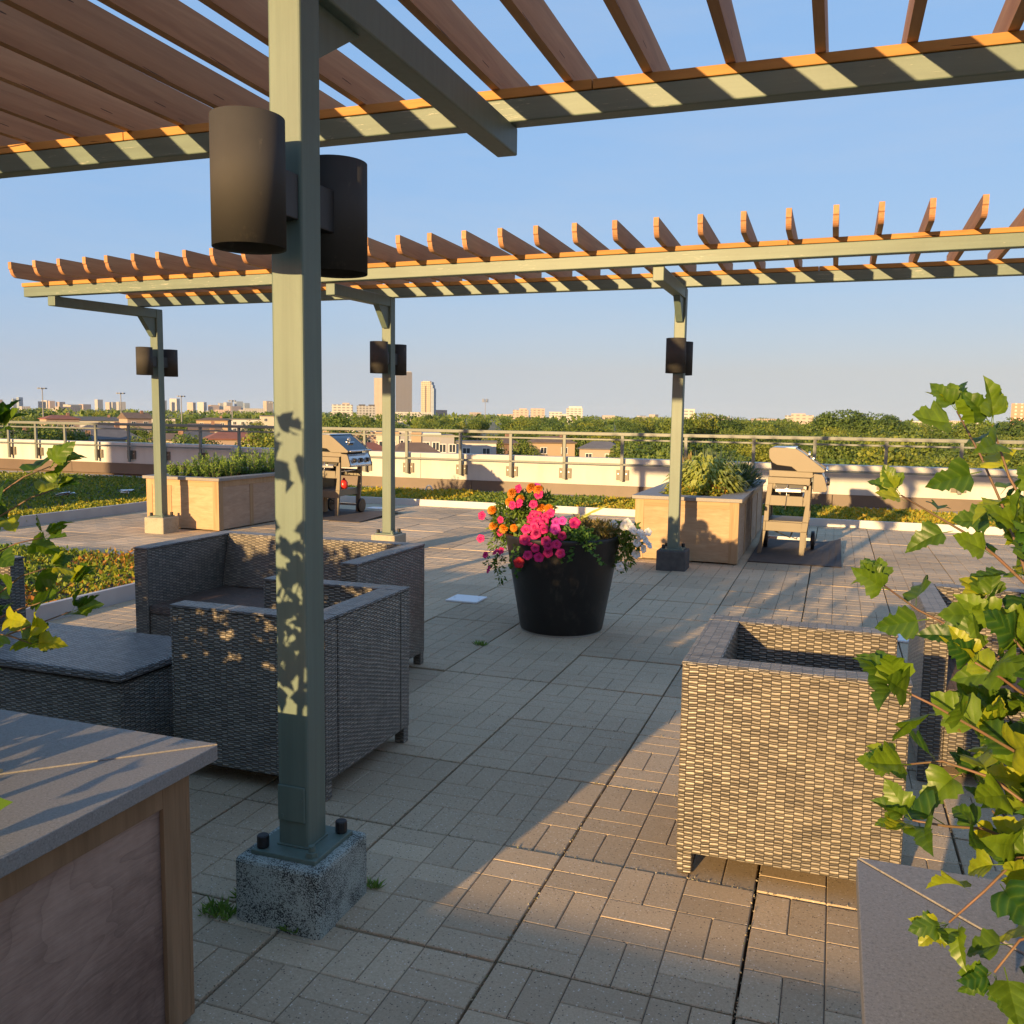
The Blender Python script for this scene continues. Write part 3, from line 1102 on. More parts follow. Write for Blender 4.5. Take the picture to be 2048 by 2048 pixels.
def skewbeam(fn, xa, xb, d, h0, h1, name, mat, e=0.0):
    ya, za = fn(xa)
    yb_, zb_ = fn(xb)
    MB().hexa([(xa, ya-e, za+h0), (xb, yb_-e, zb_+h0), (xb, yb_+d+e, zb_+h0), (xa, ya+d+e, za+h0),
               (xa, ya-e, za+h1), (xb, yb_-e, zb_+h1), (xb, yb_+d+e, zb_+h1), (xa, ya+d+e, za+h1)]).build(name, mat, pf, bevel=0.005)


skewbeam(fb, -7.66, 4.6, 0.09, 0.0, 0.095, 'front_beam', BEAMG)
skewbeam(rb, -7.45, 4.6, 0.09, 0.0, 0.090, 'rear_beam', BEAMG)
for fn, xs, h in ((fb, (-7.68, -3.9, -0.4, 4.6), 0.097), (rb, (-7.47, -3.6, -0.2, 4.6), 0.092)):
    for a, b in zip(xs[:-1], xs[1:]):
        skewbeam(fn, a, b-0.003, 0.09, h, h+0.038, 'top_plate', PLATE, 0.004)
RL = 1.98
rmf = rafter_mesh(RL)
FX = [-7.42+0.0, -7.13, -6.845, -6.55, -6.305, -6.01, -5.745, -5.46, -5.18, -4.865, -4.57, -4.27, -3.98, -3.69, -3.405, -3.13, -2.835, -2.535, -2.245, -1.94, -1.63, -1.32, -1.0, -0.695, -0.385, -0.07, 0.225, 0.545, 0.865]
while FX[-1] < 4.3:
    FX.append(FX[-1]+0.315)
for x in FX:
    y0, z0 = fb(x)
    y1, z1 = rb(x)
    z0 += 0.0965+0.039
    z1 += 0.0915+0.039
    sl_ = (z1-z0)/(y1-y0)
    inst('rafter', rmf, pf, (x-FO.x, y0-0.37-FO.y, z0-0.37*sl_), (math.atan(sl_), 0, rng.uniform(-0.006, 0.006)))


# wall lights on the posts
def wall_light(px, py, sgn, w_, zc, label):
    r, h, off = 0.088, 0.305, 0.205
    t = thing('wall_light', label, 'wall light', (px, py+sgn*off, zc-h/2), 'cylinder lights on the pergola posts')
    n = 40
    mb = MB()
    mb.lathe([(r-0.004, 0.004), (r, 0.0), (r, h), (r-0.004, h-0.001)], (px, py+sgn*off, zc-h/2), n)
    mb.lathe([(r-0.004, h-0.001), (r-0.004, 0.004)], (px, py+sgn*off, zc-h/2), n)
    mb.build('shade', DARKP, t, smooth=True)
    MB().cyl((px, py+sgn*off, zc-0.05), r-0.004, 0.10, n).build('baffle', INNER, t)
    ya, yb_ = sorted((py+sgn*(w_+0.002), py+sgn*(off-r+0.012)))
    MB().box(px-0.040, px+0.040, ya, yb_, zc-0.057, zc+0.057).build('bracket', BLACKP, t, bevel=0.003)
    return t


wall_light(PX, PY, -1, 0.0475, 1.945, 'large dark bronze cylinder light on the front of the near pergola post')
wall_light(PX, PY, 1, 0.0475, 1.945, 'large black cylinder light behind the near pergola post, beside its twin')
for (px, py, *_), nm in zip(posts, ('the far post by the left planter', 'the middle far post', 'the far post by the right planter')):
    wall_light(px, py, -1, 0.05, 1.945, 'small dark cylinder light on the front of '+nm)
    wall_light(px, py, 1, 0.05, 1.945, 'small dark cylinder light on the back of '+nm)


# ------------------------------------------------------------------ planter boxes
def planter(label, x0, x1, y0, y1, top=0.637, border=0.25, px_mat=None, py_mat=None, battens_y=(), battens_x=(), ovh=0.03, soilz=None, cw=0.085, rail=0.07, rec=0.006, board=None):
    BOARD_ = board or BOARD
    t = thing('planter_box', label, 'planter', ((x0+x1)/2, (y0+y1)/2, 0))
    px_mat = px_mat or PANX
    py_mat = py_mat or PANY
    th = 0.035
    zt = top-th
    for yy, sg in ((y0, 1), (y1, -1)):
        a, b = sorted((yy+sg*rec, yy+sg*(rec+0.02)))
        MB().box(x0+0.03, x1-0.03, a, b, 0.015, zt-0.002).build('panel', px_mat, t)
        a, b = sorted((yy, yy+sg*rec*0.98))
        MB().box(x0+cw+0.001, x1-cw-0.001, a, b, zt-rail, zt-0.001).build('top_board', RAIL_W, t, bevel=0.001)
        for xx in battens_x:
            MB().box(xx-0.035, xx+0.035, a, b, 0.012, zt-rail-0.001).build('batten', BOARD_, t, bevel=0.001)
    for xx, sg in ((x0, 1), (x1, -1)):
        a, b = sorted((xx+sg*rec, xx+sg*(rec+0.02)))
        MB().box(a, b, y0+0.03, y1-0.03, 0.015, zt-0.002).build('panel', py_mat, t)
        a, b = sorted((xx, xx+sg*rec*0.98))
        MB().box(a, b, y0+cw+0.001, y1-cw-0.001, zt-rail, zt-0.001).build('top_board', BOARD_, t, bevel=0.001)
        for yy in battens_y:
            MB().box(a, b, yy-0.035, yy+0.035, 0.012, zt-rail-0.001).build('batten', BOARD_, t, bevel=0.001)
    for xx in (x0, x1):
        for yy in (y0, y1):
            sx = 1 if xx == x0 else -1
            sy = 1 if yy == y0 else -1
            xa, xb = sorted((xx, xx+sx*cw))
            ya, yb_ = sorted((yy, yy+sy*rec*0.97))
            MB().box(xa, xb, ya, yb_, 0.01, zt-0.001).build('corner_board', BOARD_, t, bevel=0.001)
            xa, xb = sorted((xx, xx+sx*rec*0.97))
            ya, yb_ = sorted((yy+sy*rec, yy+sy*cw))
            MB().box(xa, xb, ya, yb_, 0.01, zt-0.001).build('corner_board', BOARD_, t, bevel=0.001)
    X0, X1, Y0, Y1 = x0-ovh, x1+ovh, y0-ovh, y1+ovh
    ix0, ix1, iy0, iy1 = X0+border, X1-border, Y0+border, Y1-border
    g = 0.0012
    MB().prism([(X0+g, Y0), (X1-g, Y0), (ix1-g, iy0), (ix0+g, iy0)], zt, top-0.0005, 2).build('stone_slab', SLABST, t, bevel=0.002)
    MB().prism([(X0+g, Y1), (X1-g, Y1), (ix1-g, iy1), (ix0+g, iy1)], zt, top+0.0018, 2).build('stone_slab', SLABST, t, bevel=0.001)
    for XX, ii in ((X0, ix0), (X1, ix1)):
        n = max(1, round((Y1-Y0)/1.2))
        ys = [Y0+(Y1-Y0)*k/n for k in range(n+1)]
        for k in range(n):
            a = (iy0 if k == 0 else ys[k])
            b = (iy1 if k == n-1 else ys[k+1])
            MB().prism([(XX, ys[k]+g), (XX, ys[k+1]-g), (ii, b-g), (ii, a+g)], zt, top-0.0006+0.0003*(k % 2), 2).build('stone_slab', SLABST, t, bevel=0.002)
    sz = soilz or top-0.05
    MB().box(x0+0.03, x1-0.03, y0+0.03, y1-0.03, 0.02, sz-0.03 if sz > zt else sz).box(ix0+0.002, ix1-0.002, iy0+0.002, iy1-0.002, sz-0.05, sz).build('soil', SOIL, t)
    return t


planter('long wooden planter box with grey stone top in the left foreground', -4.25, -1.335, 0.62, 1.615, 0.643, 0.34, None, PANW, (), (-2.3, -3.3), 0.045, rec=0.012, board=BOARD_SHADED)
planter('wooden planter box with grey stone top in the right foreground corner', 0.100, 3.0, 0.58, 1.585, 0.643, 0.36, None, PANW, (), (1.1, 2.1), 0.03, rec=0.012, board=BOARD_SHADED)
planter('far wooden planter box of herbs behind the left post, beside the left grill', -7.78, -6.74, 8.78, 11.2, 0.625, 0.16, None, None, (9.42, 10.2), (-7.45,), 0.03)
planter('far wooden planter box with leafy bush beside the right grill', -1.83, -0.83, 8.815, 11.85, 0.637, 0.24, None, None, (9.55, 10.3, 11.05), (), 0.03)


# ------------------------------------------------------------------ wicker furniture
def wick(mb, name, mat, t, bev=0.010):
    return mb.build(name, mat, t, uv=True, bevel=bev, seg=2)


def legs(t, x0, x1, y0, y1, lw=0.045, z1=0.085):
    for xx in (x0+0.003, x1-lw-0.003):
        for yy in (y0+0.003, y1-lw-0.003):
            wick(MB().box(xx, xx+lw, yy, yy+lw, 0.001, z1), 'leg', WICK, t, 0.004)


def boxtop(t, name, x0, x1, y0, y1, z0, z1):
    """a thick wicker arm or back: sides and the band over the top"""
    wick(MB().box(x0, x1, y0, y1, z0, z1-0.012), name, WICK, t, 0.006)
    wick(MB().box(x0-0.002, x1+0.002, y0-0.002, y1+0.002, z1-0.0125, z1), name+'_cap', WICKT, t, 0.005)


def armchair(label, x0, x1, y0, y1, face, top=0.668):
    t = thing('wicker_armchair', label, 'armchair', ((x0+x1)/2, (y0+y1)/2, 0), 'wicker armchairs')
    zb, ta, tb = 0.068, 0.085, 0.105
    bx0, bx1 = (x0, x0+tb) if face > 0 else (x1-tb, x1)
    boxtop(t, 'backrest', bx0+0.001, bx1, y0+ta+0.003, y1-ta-0.003, zb, top-0.0005)
    boxtop(t, 'armrest', x0, x1, y0, y0+ta, zb, top)
    boxtop(t, 'armrest', x0, x1, y1-ta, y1, zb, top)
    sx0, sx1 = (x0+tb+0.002, x1-0.004) if face > 0 else (x0+0.004, x1-tb-0.002)
    wick(MB().box(sx0, sx1, y0+ta+0.002, y1-ta-0.002, 0.33, 0.375), 'seat', WICKS, t, 0.008)
    fx0, fx1 = (x1-0.05, x1-0.008) if face > 0 else (x0+0.008, x0+0.05)
    wick(MB().box(fx0, fx1, y0+ta+0.002, y1-ta-0.002, zb, 0.329), 'front_panel', WICK, t, 0.006)
    legs(t, x0, x1, y0, y1)
    return t


def sofa(label, x0, x1, y0, y1, top=0.672, slope=0.07):
    t = thing('wicker_sofa', label, 'sofa', ((x0+x1)/2, (y0+y1)/2, 0), 'wicker sofas')
    zb, ta, tb = 0.068, 0.088, 0.085
    wick(MB().box(x0+ta+0.003, x1-ta-0.003, y1-tb, y1, zb, top-0.012), 'backrest', WICK, t, 0.006)
    wick(MB().box(x0+ta+0.003, x1-ta-0.003, y1-tb-0.002, y1+0.002, top-0.0125, top), 'backrest_cap', WICKT, t, 0.005)
    wick(MB().prism([(y1-tb-0.003, top-0.010), (y1-tb-0.003, 0.378), (y1-tb-slope, 0.378), (y1-tb-0.012, top-0.010)], x0+ta+0.004, x1-ta-0.004, 0), 'back_panel', WICK, t, 0.004)
    boxtop(t, 'armrest', x0, x0+ta, y0, y1, zb, top)
    boxtop(t, 'armrest', x1-ta, x1, y0, y1, zb, top)
    wick(MB().box(x0+ta+0.002, x1-ta-0.002, y0+0.004, y1-tb-0.002, 0.33, 0.375), 'seat', WICKS, t, 0.008)
    wick(MB().box(x0+ta+0.002, x1-ta-0.002, y0+0.008, y0+0.05, zb, 0.329), 'front_panel', WICK, t, 0.006)
    legs(t, x0, x1, y0, y1)
    return t


armchair('sunlit wicker armchair in the right foreground, facing right', -0.402, 0.235, 2.690, 3.395, 1, 0.668)
armchair('shaded wicker armchair beside the near pergola post, facing left', -2.335, -1.665, 2.740, 3.420, -1, 0.672)
armchair('wicker armchair at the left edge behind the low table', -4.45, -3.752, 2.68, 3.375, 1, 0.672)
sofa('wicker two-seat sofa facing the camera behind the left armchair', -3.455, -2.125, 3.79, 4.555, 0.682)
sofa('wicker sofa behind the leaves of the right shrub', 0.360, 1.75, 3.75, 4.44, 0.672)
tb_ = thing('wicker_table', 'low square wicker table between the left armchairs', 'table', (-2.98, 2.88, 0))
wick(MB().box(-3.50, -2.455, 2.605, 3.155, 0.388, 0.422), 'table_top', WICKT, tb_, 0.010)
wick(MB().box(-3.488, -2.467, 2.617, 3.143, 0.07, 0.378), 'body', WICK, tb_, 0.008)
MB().box(-3.478, -2.477, 2.627, 3.133, 0.377, 0.389).build('rim', BLACKP, tb_)
legs(tb_, -3.488, -2.467, 2.617, 3.143)

# ------------------------------------------------------------------ flat covers on the paving
for x, y, lb in ((-2.58, 6.28, 'square white drain cover on the paving left of the flower pot'), (0.46, 6.25, 'square white drain cover behind the right armchair'), (-6.35, 11.93, 'square white drain cover beside the left grill')):
    t = thing('drain_cover', lb, 'drain cover', (x, y, 0), 'white drain covers')
    MB().box(x-0.125, x+0.125, y-0.115, y+0.115, 0.0008, 0.014).build('lid', WHITEPL, t, bevel=0.003)
    for sx in (-0.1, 0.1):
        MB().cyl((x+sx, y, 0.014), 0.008, 0.002, 10).build('screw', STEEL, t)


# ------------------------------------------------------------------ grills
def grill(label, ox, oy, matx0, matx1, maty0, maty1):
    t = thing('barbecue_grill', label, 'barbecue', (ox+0.22, oy+0.3, 0), 'gas grills')
    W = 0.62                                   # along y, firebox between the side frames

    def P(px, py):                             # profile sketch: x from the back, z up
        return ((px-660)*0.000889, 0.807-(py-570)*0.000946)
    # side frames with their openings, built as bars
    for yy in (oy, oy+W-0.04):
        mb = MB()
        y0, y1 = yy, yy+0.04
        def quad(a, b, c, d):
            pts = [P(*q) for q in (a, b, c, d)]
            mb.prism([(ox+p[0], p[1]) for p in pts], y0, y1, 1)
        quad((735, 570), (1200, 575), (1200, 650), (735, 640))          # shelf bar
        quad((735, 641), (795, 641), (765, 879), (715, 879))            # rear leg, upper
        quad((715, 880), (762, 880), (760, 1056), (702, 1056))
        quad((702, 1057), (730, 1057), (725, 1160), (690, 1160))
        quad((690, 1161), (735, 1161), (690, 1418), (640, 1418))
        quad((1190, 651), (1215, 651), (1205, 1056), (1135, 1056))      # front leg
        quad((1150, 700), (1189, 700), (1170, 880), (1130, 880))
        quad((1134, 1057), (1204, 1057), (1190, 1160), (1120, 1160))
        quad((1118, 1161), (1190, 1161), (1168, 1448), (1112, 1448))
        quad((796, 680), (1150, 692), (1150, 705), (796, 700))
        quad((775, 770), (1131, 775), (1131, 880), (763, 880))          # middle web
        quad((730, 1057), (1134, 1065), (1128, 1165), (726, 1160))      # lower web
        mb.build('side_frame', BBQTAN, t, bevel=0.004)
    # folded side tables hanging on both ends
    for yy in (oy-0.028, oy+W+0.008):
        MB().box(ox+0.145, ox+0.40, yy, yy+0.02, 0.655, 0.690).build('shelf_bar', BBQSS, t, bevel=0.004)
    # cord with a lighting stick hanging from the shelf bar
    mb = MB().tube([(ox+0.258, oy-0.012, 0.735), (ox+0.257, oy-0.014, 0.62), (ox+0.250, oy-0.012, 0.475)], 0.004, 6)
    mb.tube([(ox+0.13, oy-0.012, 0.692), (ox+0.41, oy-0.012, 0.697)], 0.005, 6)
    mb.build('hanging_stick', BBQSS, t, smooth=True)
    MB().tube([(ox+0.10, oy+0.30, 0.33), (ox+0.14, oy+0.26, 0.22), (ox+0.30, oy+0.22, 0.16), (ox+0.36, oy+0.30, 0.33)], 0.008, 6).build('gas_hose', BLACKP, t, smooth=True)
    # firebox
    pts = [P(*q) for q in ((742, 495), (1225, 505), (1235, 560), (1200, 572), (745, 568))]
    MB().prism([(ox+p[0], p[1]) for p in pts], oy+0.012, oy+W-0.012, 1).build('cookbox', BBQTAN, t, bevel=0.006)
    pts = [P(*q) for q in ((770, 573), (1190, 573), (1120, 690), (840, 690))]
    MB().prism([(ox+p[0], p[1]) for p in pts], oy+0.05, oy+W-0.05, 1).build('burner_tray', BLACKP, t)
    # lid: end caps and the sheet between them
    lid = [(732, 285), (745, 258), (780, 248), (1025, 255), (1110, 302), (1290, 432), (1362, 485), (1345, 508), (1062, 508), (990, 455), (830, 440), (775, 412), (738, 365)]
    cap = [(ox+P(*q)[0], P(*q)[1]) for q in lid]
    for ya, yb_ in ((oy-0.006, oy+0.022), (oy+W-0.022, oy+W+0.006)):
        MB().prism(cap, ya, yb_, 1).build('lid_end_cap', BBQTAN, t, bevel=0.005)
    sheet = [(740, 300), (752, 266), (790, 256), (1020, 262), (1105, 309), (1285, 438), (1350, 487), (1338, 500), (1062, 500), (770, 500)]
    MB().prism([(ox+P(*q)[0], P(*q)[1]) for q in sheet], oy+0.0225, oy+W-0.0225, 1).build('lid', BBQLID, t, bevel=0.006)
    band = [(742, 285), (760, 252), (1022, 246), (1030, 258), (770, 262)]
    MB().prism([(ox+P(*q)[0], P(*q)[1]) for q in band], oy+0.03, oy+W-0.03, 1).build('lid_band', BBQSS, t, bevel=0.003)
    hx, hz = P(1375, 486)
    MB().cyl((ox+hx, oy+0.02, hz), 0.014, W-0.04, 12, 1).build('lid_handle', BBQSS, t, smooth=True)
    gx, gz = P(1160, 330)
    MB().cyl((ox+gx, oy+W/2, gz), 0.032, 0.02, 18, 0).build('thermometer', BBQSS, t, bevel=0.003)
    # emblem on the lid: a small pale plaque
    ex, ez = P(1205, 372)
    MB().hexa([(ox+ex, oy+W/2-0.07, ez), (ox+ex+0.012, oy+W/2-0.07, ez-0.010), (ox+ex+0.012, oy+W/2+0.07, ez-0.010), (ox+ex, oy+W/2+0.07, ez),
               (ox+ex+0.012, oy+W/2-0.07, ez+0.014), (ox+ex+0.026, oy+W/2-0.07, ez+0.004), (ox+ex+0.026, oy+W/2+0.07, ez+0.004), (ox+ex+0.012, oy+W/2+0.07, ez+0.014)]).build('lid_badge', BBQSS, t)
    # control panel
    pan = [(1236, 522), (1330, 530), (1352, 560), (1392, 690), (1372, 716), (1236, 716)]
    pp = [(ox+P(*q)[0], P(*q)[1]) for q in pan]
    for ya, yb_ in ((oy-0.004, oy+0.024), (oy+W-0.024, oy+W+0.004)):
        MB().prism(pp, ya, yb_, 1).build('panel_end', BBQTAN, t, bevel=0.004)
    MB().prism([(a[0]-0.003, a[1]-0.001) for a in pp], oy+0.0245, oy+W-0.0245, 1).build('control_panel', BBQSS, t, bevel=0.004)
    kx, kz = P(1372, 622)
    for k in range(3):
        yy = oy+0.13+0.18*k
        kb = MB().cyl((0, 0, 0), 0.030, 0.035, 18).build('knob', BLACKP, t, bevel=0.004, origin=(0, 0, 0))
        kb.location = (ox+kx-t.location.x, yy-t.location.y, kz)
        kb.rotation_euler = (0, R(106-20), 0)
        kr = MB().cyl((0, 0, -0.002), 0.036, 0.012, 18).build('knob_ring', BBQSS, kb, origin=(0, 0, 0))
    # trays and back panel between the frames
    MB().box(ox+0.05, ox+0.435, oy+0.041, oy+W-0.041, 0.335, 0.352).build('bottom_shelf', BBQTAN, t, bevel=0.003)
    MB().box(ox+0.425, ox+0.440, oy+0.041, oy+W-0.041, 0.262, 0.345).build('shelf_front', BBQTAN, t, bevel=0.003)
    MB().box(ox+0.06, ox+0.075, oy+0.041, oy+W-0.041, 0.353, 0.66).build('back_panel', BLACKP, t)
    MB().cyl((ox+0.41, oy+0.041, 0.60), 0.009, W-0.082, 10, 1).build('towel_bar', BBQSS, t)
    MB().box(ox+0.02, ox+0.50, oy+W-0.105, oy+W-0.075, 0.10, 0.13).build('axle', BBQSS, t)
    for xx in (ox+0.02, ox+0.505):
        wl = MB().cyl((xx, oy+W-0.09, 0.107), 0.100, 0.038, 28, 0).build('wheel', BLACKP, t, bevel=0.008)
        MB().cyl((xx-0.003, oy+W-0.09, 0.107), 0.052, 0.044, 20, 0).build('hub', plain('dark_hub', (0.03, 0.03, 0.03), 0.5) if 'dark_hub' not in MATS else MATS['dark_hub'], wl, origin=None)
    return t


def grill_mat(label, x0, x1, y0, y1, curl=False):
    mb = MB()
    n = 14
    for k in range(n):
        a = x0+(x1-x0)*k/n
        b = x0+(x1-x0)*(k+1)/n
        za = 0.003+0.002*math.sin(k*0.9)
        zb = 0.003+0.002*math.sin((k+1)*0.9)
        ca = 0.05*max(0, (k-10)/4)**2 if curl else 0
        cb = 0.05*max(0, (k-9)/4)**2 if curl else 0
        mb.hexa([(a, y0, 0.001), (b, y0, 0.001), (b, y1, 0.001+cb), (a, y1, 0.001+ca), (a, y0, 0.005+za), (b, y0, 0.005+zb), (b, y1, 0.005+zb+cb), (a, y1, 0.005+za+ca)])
    o = mb.build('grill_mat', MATTM, None, origin=((x0+x1)/2, (y0+y1)/2, 0))
    return tag(o, label, 'floor mat', 'mats under the grills')


grill('tan gas grill with closed lid beside the right planter box, seen from its side', -0.70, 9.68, 0, 0, 0, 0)
grill_mat('dark mat with a curled corner under the right gas grill', -0.755, 0.115, 9.09, 10.90, True)
grill('gas grill with blue-black lid half hidden behind the near pergola post', -6.80, 10.80, 0, 0, 0, 0)
grill_mat('dark mat under the left gas grill, behind the near pergola post', -6.95, -5.72, 10.27, 11.6, True)
# the red bottle on the left grill's shelf
rb_ = MB().lathe([(0.0, 0.0), (0.045, 0.004), (0.055, 0.035), (0.055, 0.085), (0.035, 0.115), (0.016, 0.13), (0.016, 0.15), (0.0, 0.152)], (-6.42, 11.10, 0.353), 20).build('red_bottle', REDM, None, smooth=True, origin=(-6.42, 11.10, 0.353))
tag(rb_, 'small round red bottle on the shelf of the left gas grill', 'bottle')
# roof anchor ring by the parapet
an = thing('roof_anchor', 'pale metal anchor ring standing on the planted roof by the parapet', 'anchor', (-6.55, 14.2, 0.07))
MB().cyl((-6.55, 14.2, 0.05), 0.10, 0.03, 18).build('foot', STEEL, an)
MB().tube([(-6.61+0.06-0.06*math.cos(a), 14.2, 0.08+0.10*math.sin(a)) for a in np.linspace(0, PI, 12)], 0.014, 8).build('ring', METAL, an, smooth=True)
# scraps on the planted roof
for i, (x, y) in enumerate(((-10.9, 10.6), (-10.5, 11.4))):
    q = [((x+rng.uniform(-0.14, 0.14), y+rng.uniform(-0.14, 0.14), 0.10+rng.uniform(0, 0.06)) for _ in range(4)) for _ in range(7)]
    o = quads('torn_fleece', [[p for p in a] for a in q], WHITEPL)
    tag(o, ('torn white fleece scrap on the sedum, nearer the left post' if i == 0 else 'torn white fleece scrap on the sedum, farther from the left post'), 'scrap')

# ------------------------------------------------------------------ flower pot
pc = (-1.65, 5.665, 0)
pot = thing('flower_pot', 'large black tapered flower pot standing on the paving', 'flower pot', pc)
MB().lathe([(0.0, 0.012), (0.268, 0.012), (0.272, 0.02), (0.372, 0.60), (0.378, 0.625), (0.374, 0.634), (0.352, 0.634), (0.345, 0.60), (0.33, 0.55)], pc, 72).build('body', POTM, pot, smooth=True)
MB().lathe([(0.0, 0.0), (0.262, 0.0), (0.266, 0.012), (0.0, 0.012)], pc, 64).build('base_rim', POTBASE, pot)
MB().lathe([(0.34, 0.575), (0.2, 0.60), (0.0, 0.61)], pc, 30).build('soil', SOIL, pot, smooth=True)


def petunia_mesh(mat, r=0.033):
    vs = [(0, 0, -0.016)]
    n = 20
    for i in range(n):
        a = 2*PI*i/n
        vs.append((0.008*math.cos(a), 0.008*math.sin(a), -0.004))
    for i in range(n):
        a = 2*PI*i/n
        rr = r*(0.62+0.05*math.cos(5*a))
        vs.append((rr*math.cos(a), rr*math.sin(a), 0.002+0.002*math.cos(5*a)))
    for i in range(n):
        a = 2*PI*i/n
        rr = r*(0.96+0.06*math.cos(5*a)+0.02*math.cos(15*a))
        vs.append((rr*math.cos(a), rr*math.sin(a), 0.001+0.005*math.cos(10*a)-0.004))
    fs = [(0, 1+i, 1+(i+1) % n) for i in range(n)]
    for k in range(2):
        o = 1+k*n
        fs += [(o+i, o+n+i, o+n+(i+1) % n, o+(i+1) % n) for i in range(n)]
    mb = MB()
    mb.add(vs, fs)
    return mb.mesh('flower', mat, True)


def marigold_mesh(mat, r=0.036):
    g = np.random.default_rng(3)
    mb = MB()
    for ring, (el, n) in enumerate(((0.15, 12), (0.45, 12), (0.8, 10), (1.15, 7), (1.45, 4))):
        for i in range(n):
            a = 2*PI*(i+0.5*ring)/n+g.uniform(-0.1, 0.1)
            d = Vector((math.cos(a)*math.cos(el), math.sin(a)*math.cos(el), math.sin(el)))
            s = Vector((-math.sin(a), math.cos(a), 0))
            u = d.cross(s)
            b = Vector((0, 0, 0.004))
            p1 = b+d*r*0.7+s*r*0.33+u*r*0.10
            p2 = b+d*r*1.0+s*r*0.16-u*r*0.12
            p3 = b+d*r*1.0-s*r*0.16+u*r*0.10
            p4 = b+d*r*0.7-s*r*0.33-u*r*0.10
            mb.add([b, p1, p2, p3, p4], [(0, 1, 2, 3, 4)])
    return mb.mesh('flower', mat)


FM = {'pink': petunia_mesh(PET_PINK), 'mag': petunia_mesh(PET_MAG), 'red': petunia_mesh(PET_RED), 'white': petunia_mesh(PET_WHITE, 0.035), 'or': marigold_mesh(PET_OR)}


def face_rot(p, jit=0.35, upw=0.25):
    d = Vector((p[0]-pc[0], p[1]-pc[1]-0.02, 0))
    if d.length < 0.05:
        d = Vector((0.1, -1, 0))
    d.normalize()
    tocam = Vector((-p[0], -p[1], 0.6)).normalized()
    d = d*0.55+tocam*0.75+Vector((rng.uniform(-jit, jit), rng.uniform(-jit, jit), upw+rng.uniform(-jit, jit)))
    e = d.to_track_quat('Z', 'Y').to_euler()
    e.rotate_axis('Z', rng.uniform(0, 6))
    return e


def flowers(t, key, pts, sc=(0.85, 1.12)):
    for p in pts:
        q = Vector(p)*0.990+Vector((0, 0, CAM_H*0.010))      # just clear of the leaves, towards the sun side
        inst('flower', FM[key], t, q-t.location, face_rot(p), rng.uniform(*sc)*1.0)


def blob_foliage(name, t, ctrs, n, L, W, mat, seed, droop=0.0, stems=True):
    """leaves through several ellipsoids; ctrs: (centre, radii)"""
    g = np.random.default_rng(seed)
    Q, T = [], []
    tot = sum(r[0]*r[1]*r[2] for _, r in ctrs)
    for c, r in ctrs:
        m = max(6, int(n*(r[0]*r[1]*r[2])/tot))
        d = rdir(m, g)
        rad = g.uniform(0.25, 1.0, m)**0.5
        p = np.array(c)+d*np.array(r)*rad[:, None]
        D = d*0.6+rdir(m, g)*0.6+np.array([0, 0, 0.25-droop])
        Q.append(leaf_quads(p, D, rdir(m, g), L*g.uniform(0.6, 1.25, m), W*g.uniform(0.7, 1.2, m), 0.12))
        T.append(g.uniform(0, 1, m))
    o = quads(name, np.concatenate(Q), mat, np.concatenate(T), t)
    return o


pp_ = thing('petunia_plant', 'bright pink petunias spilling over the front of the black pot', 'flowers', (-1.70, 5.50, 0.60))
PINK = [(-1.816, 5.399, 0.684), (-1.806, 5.45, 0.739), (-1.742, 5.374, 0.662), (-1.778, 5.36, 0.619), (-1.732, 5.335, 0.576), (-1.78, 5.33, 0.53), (-1.704, 5.325, 0.522), (-1.662, 5.33, 0.626), (-1.641, 5.32, 0.598), (-1.591, 5.33, 0.61), (-1.563, 5.315, 0.557), (-1.566, 5.355, 0.66), (-1.644, 5.32, 0.555), (-1.699, 5.399, 0.691), (-1.709, 5.439, 0.732), (-1.722, 5.416, 0.707), (-1.684, 5.487, 0.784), (-1.815, 5.534, 0.831), (-1.507, 5.433, 0.736), (-1.795, 5.478, 0.77), (-1.809, 5.35, 0.623), (-1.765, 5.472, 0.765), (-1.708, 5.467, 0.762), (-1.958, 5.529, 0.818), (-1.916, 5.54, 0.832), (-1.798, 5.588, 0.891), (-1.952, 5.619, 0.92), (-1.76, 5.39, 0.70), (-1.75, 5.42, 0.735)]
flowers(pp_, 'pink', PINK)
flowers(pp_, 'mag', [(-1.631, 5.439, 0.736), (-1.625, 5.399, 0.695), (-1.592, 5.444, 0.744), (-1.826, 5.627, 0.934)])
flowers(pp_, 'red', [(-1.841, 5.34, 0.476)])
blob_foliage('foliage', pp_, [((-Vector(pp_.location)+Vector(c)), r) for c, r in (((-1.74, 5.47, 0.68), (0.13, 0.10, 0.09)), ((-1.68, 5.45, 0.64), (0.17, 0.10, 0.09)), ((-1.82, 5.42, 0.58), (0.07, 0.05, 0.10)), ((-1.66, 5.41, 0.58), (0.13, 0.04, 0.06)))], 1500, 0.042, 0.022, FOLPOT, 21)
p2 = thing('petunia_plant', 'straggling pink petunias hanging off the left side of the black pot', 'flowers', (-2.02, 5.60, 0.55))
LEFTP = [(-2.204, 5.6, 0.577), (-2.068, 5.6, 0.623), (-2.059, 5.6, 0.503), (-2.099, 5.6, 0.493), (-2.146, 5.6, 0.371), (-2.169, 5.6, 0.468), (-2.198, 5.6, 0.731), (-2.01, 5.45, 0.728)]
flowers(p2, 'pink', LEFTP, (0.75, 1.0))
mb = MB()
for a, b in zip(LEFTP[:7], ((-1.98, 5.6, 0.62),)*7):
    a, b = Vector(a), Vector(b)
    mb.tube([b-p2.location, b.lerp(a, 0.5)+Vector((0, 0, -0.015))-p2.location, a-p2.location], [0.003, 0.0025, 0.002], 5)
mb.build('stem', IVYL, p2, origin=(0, 0, 0))
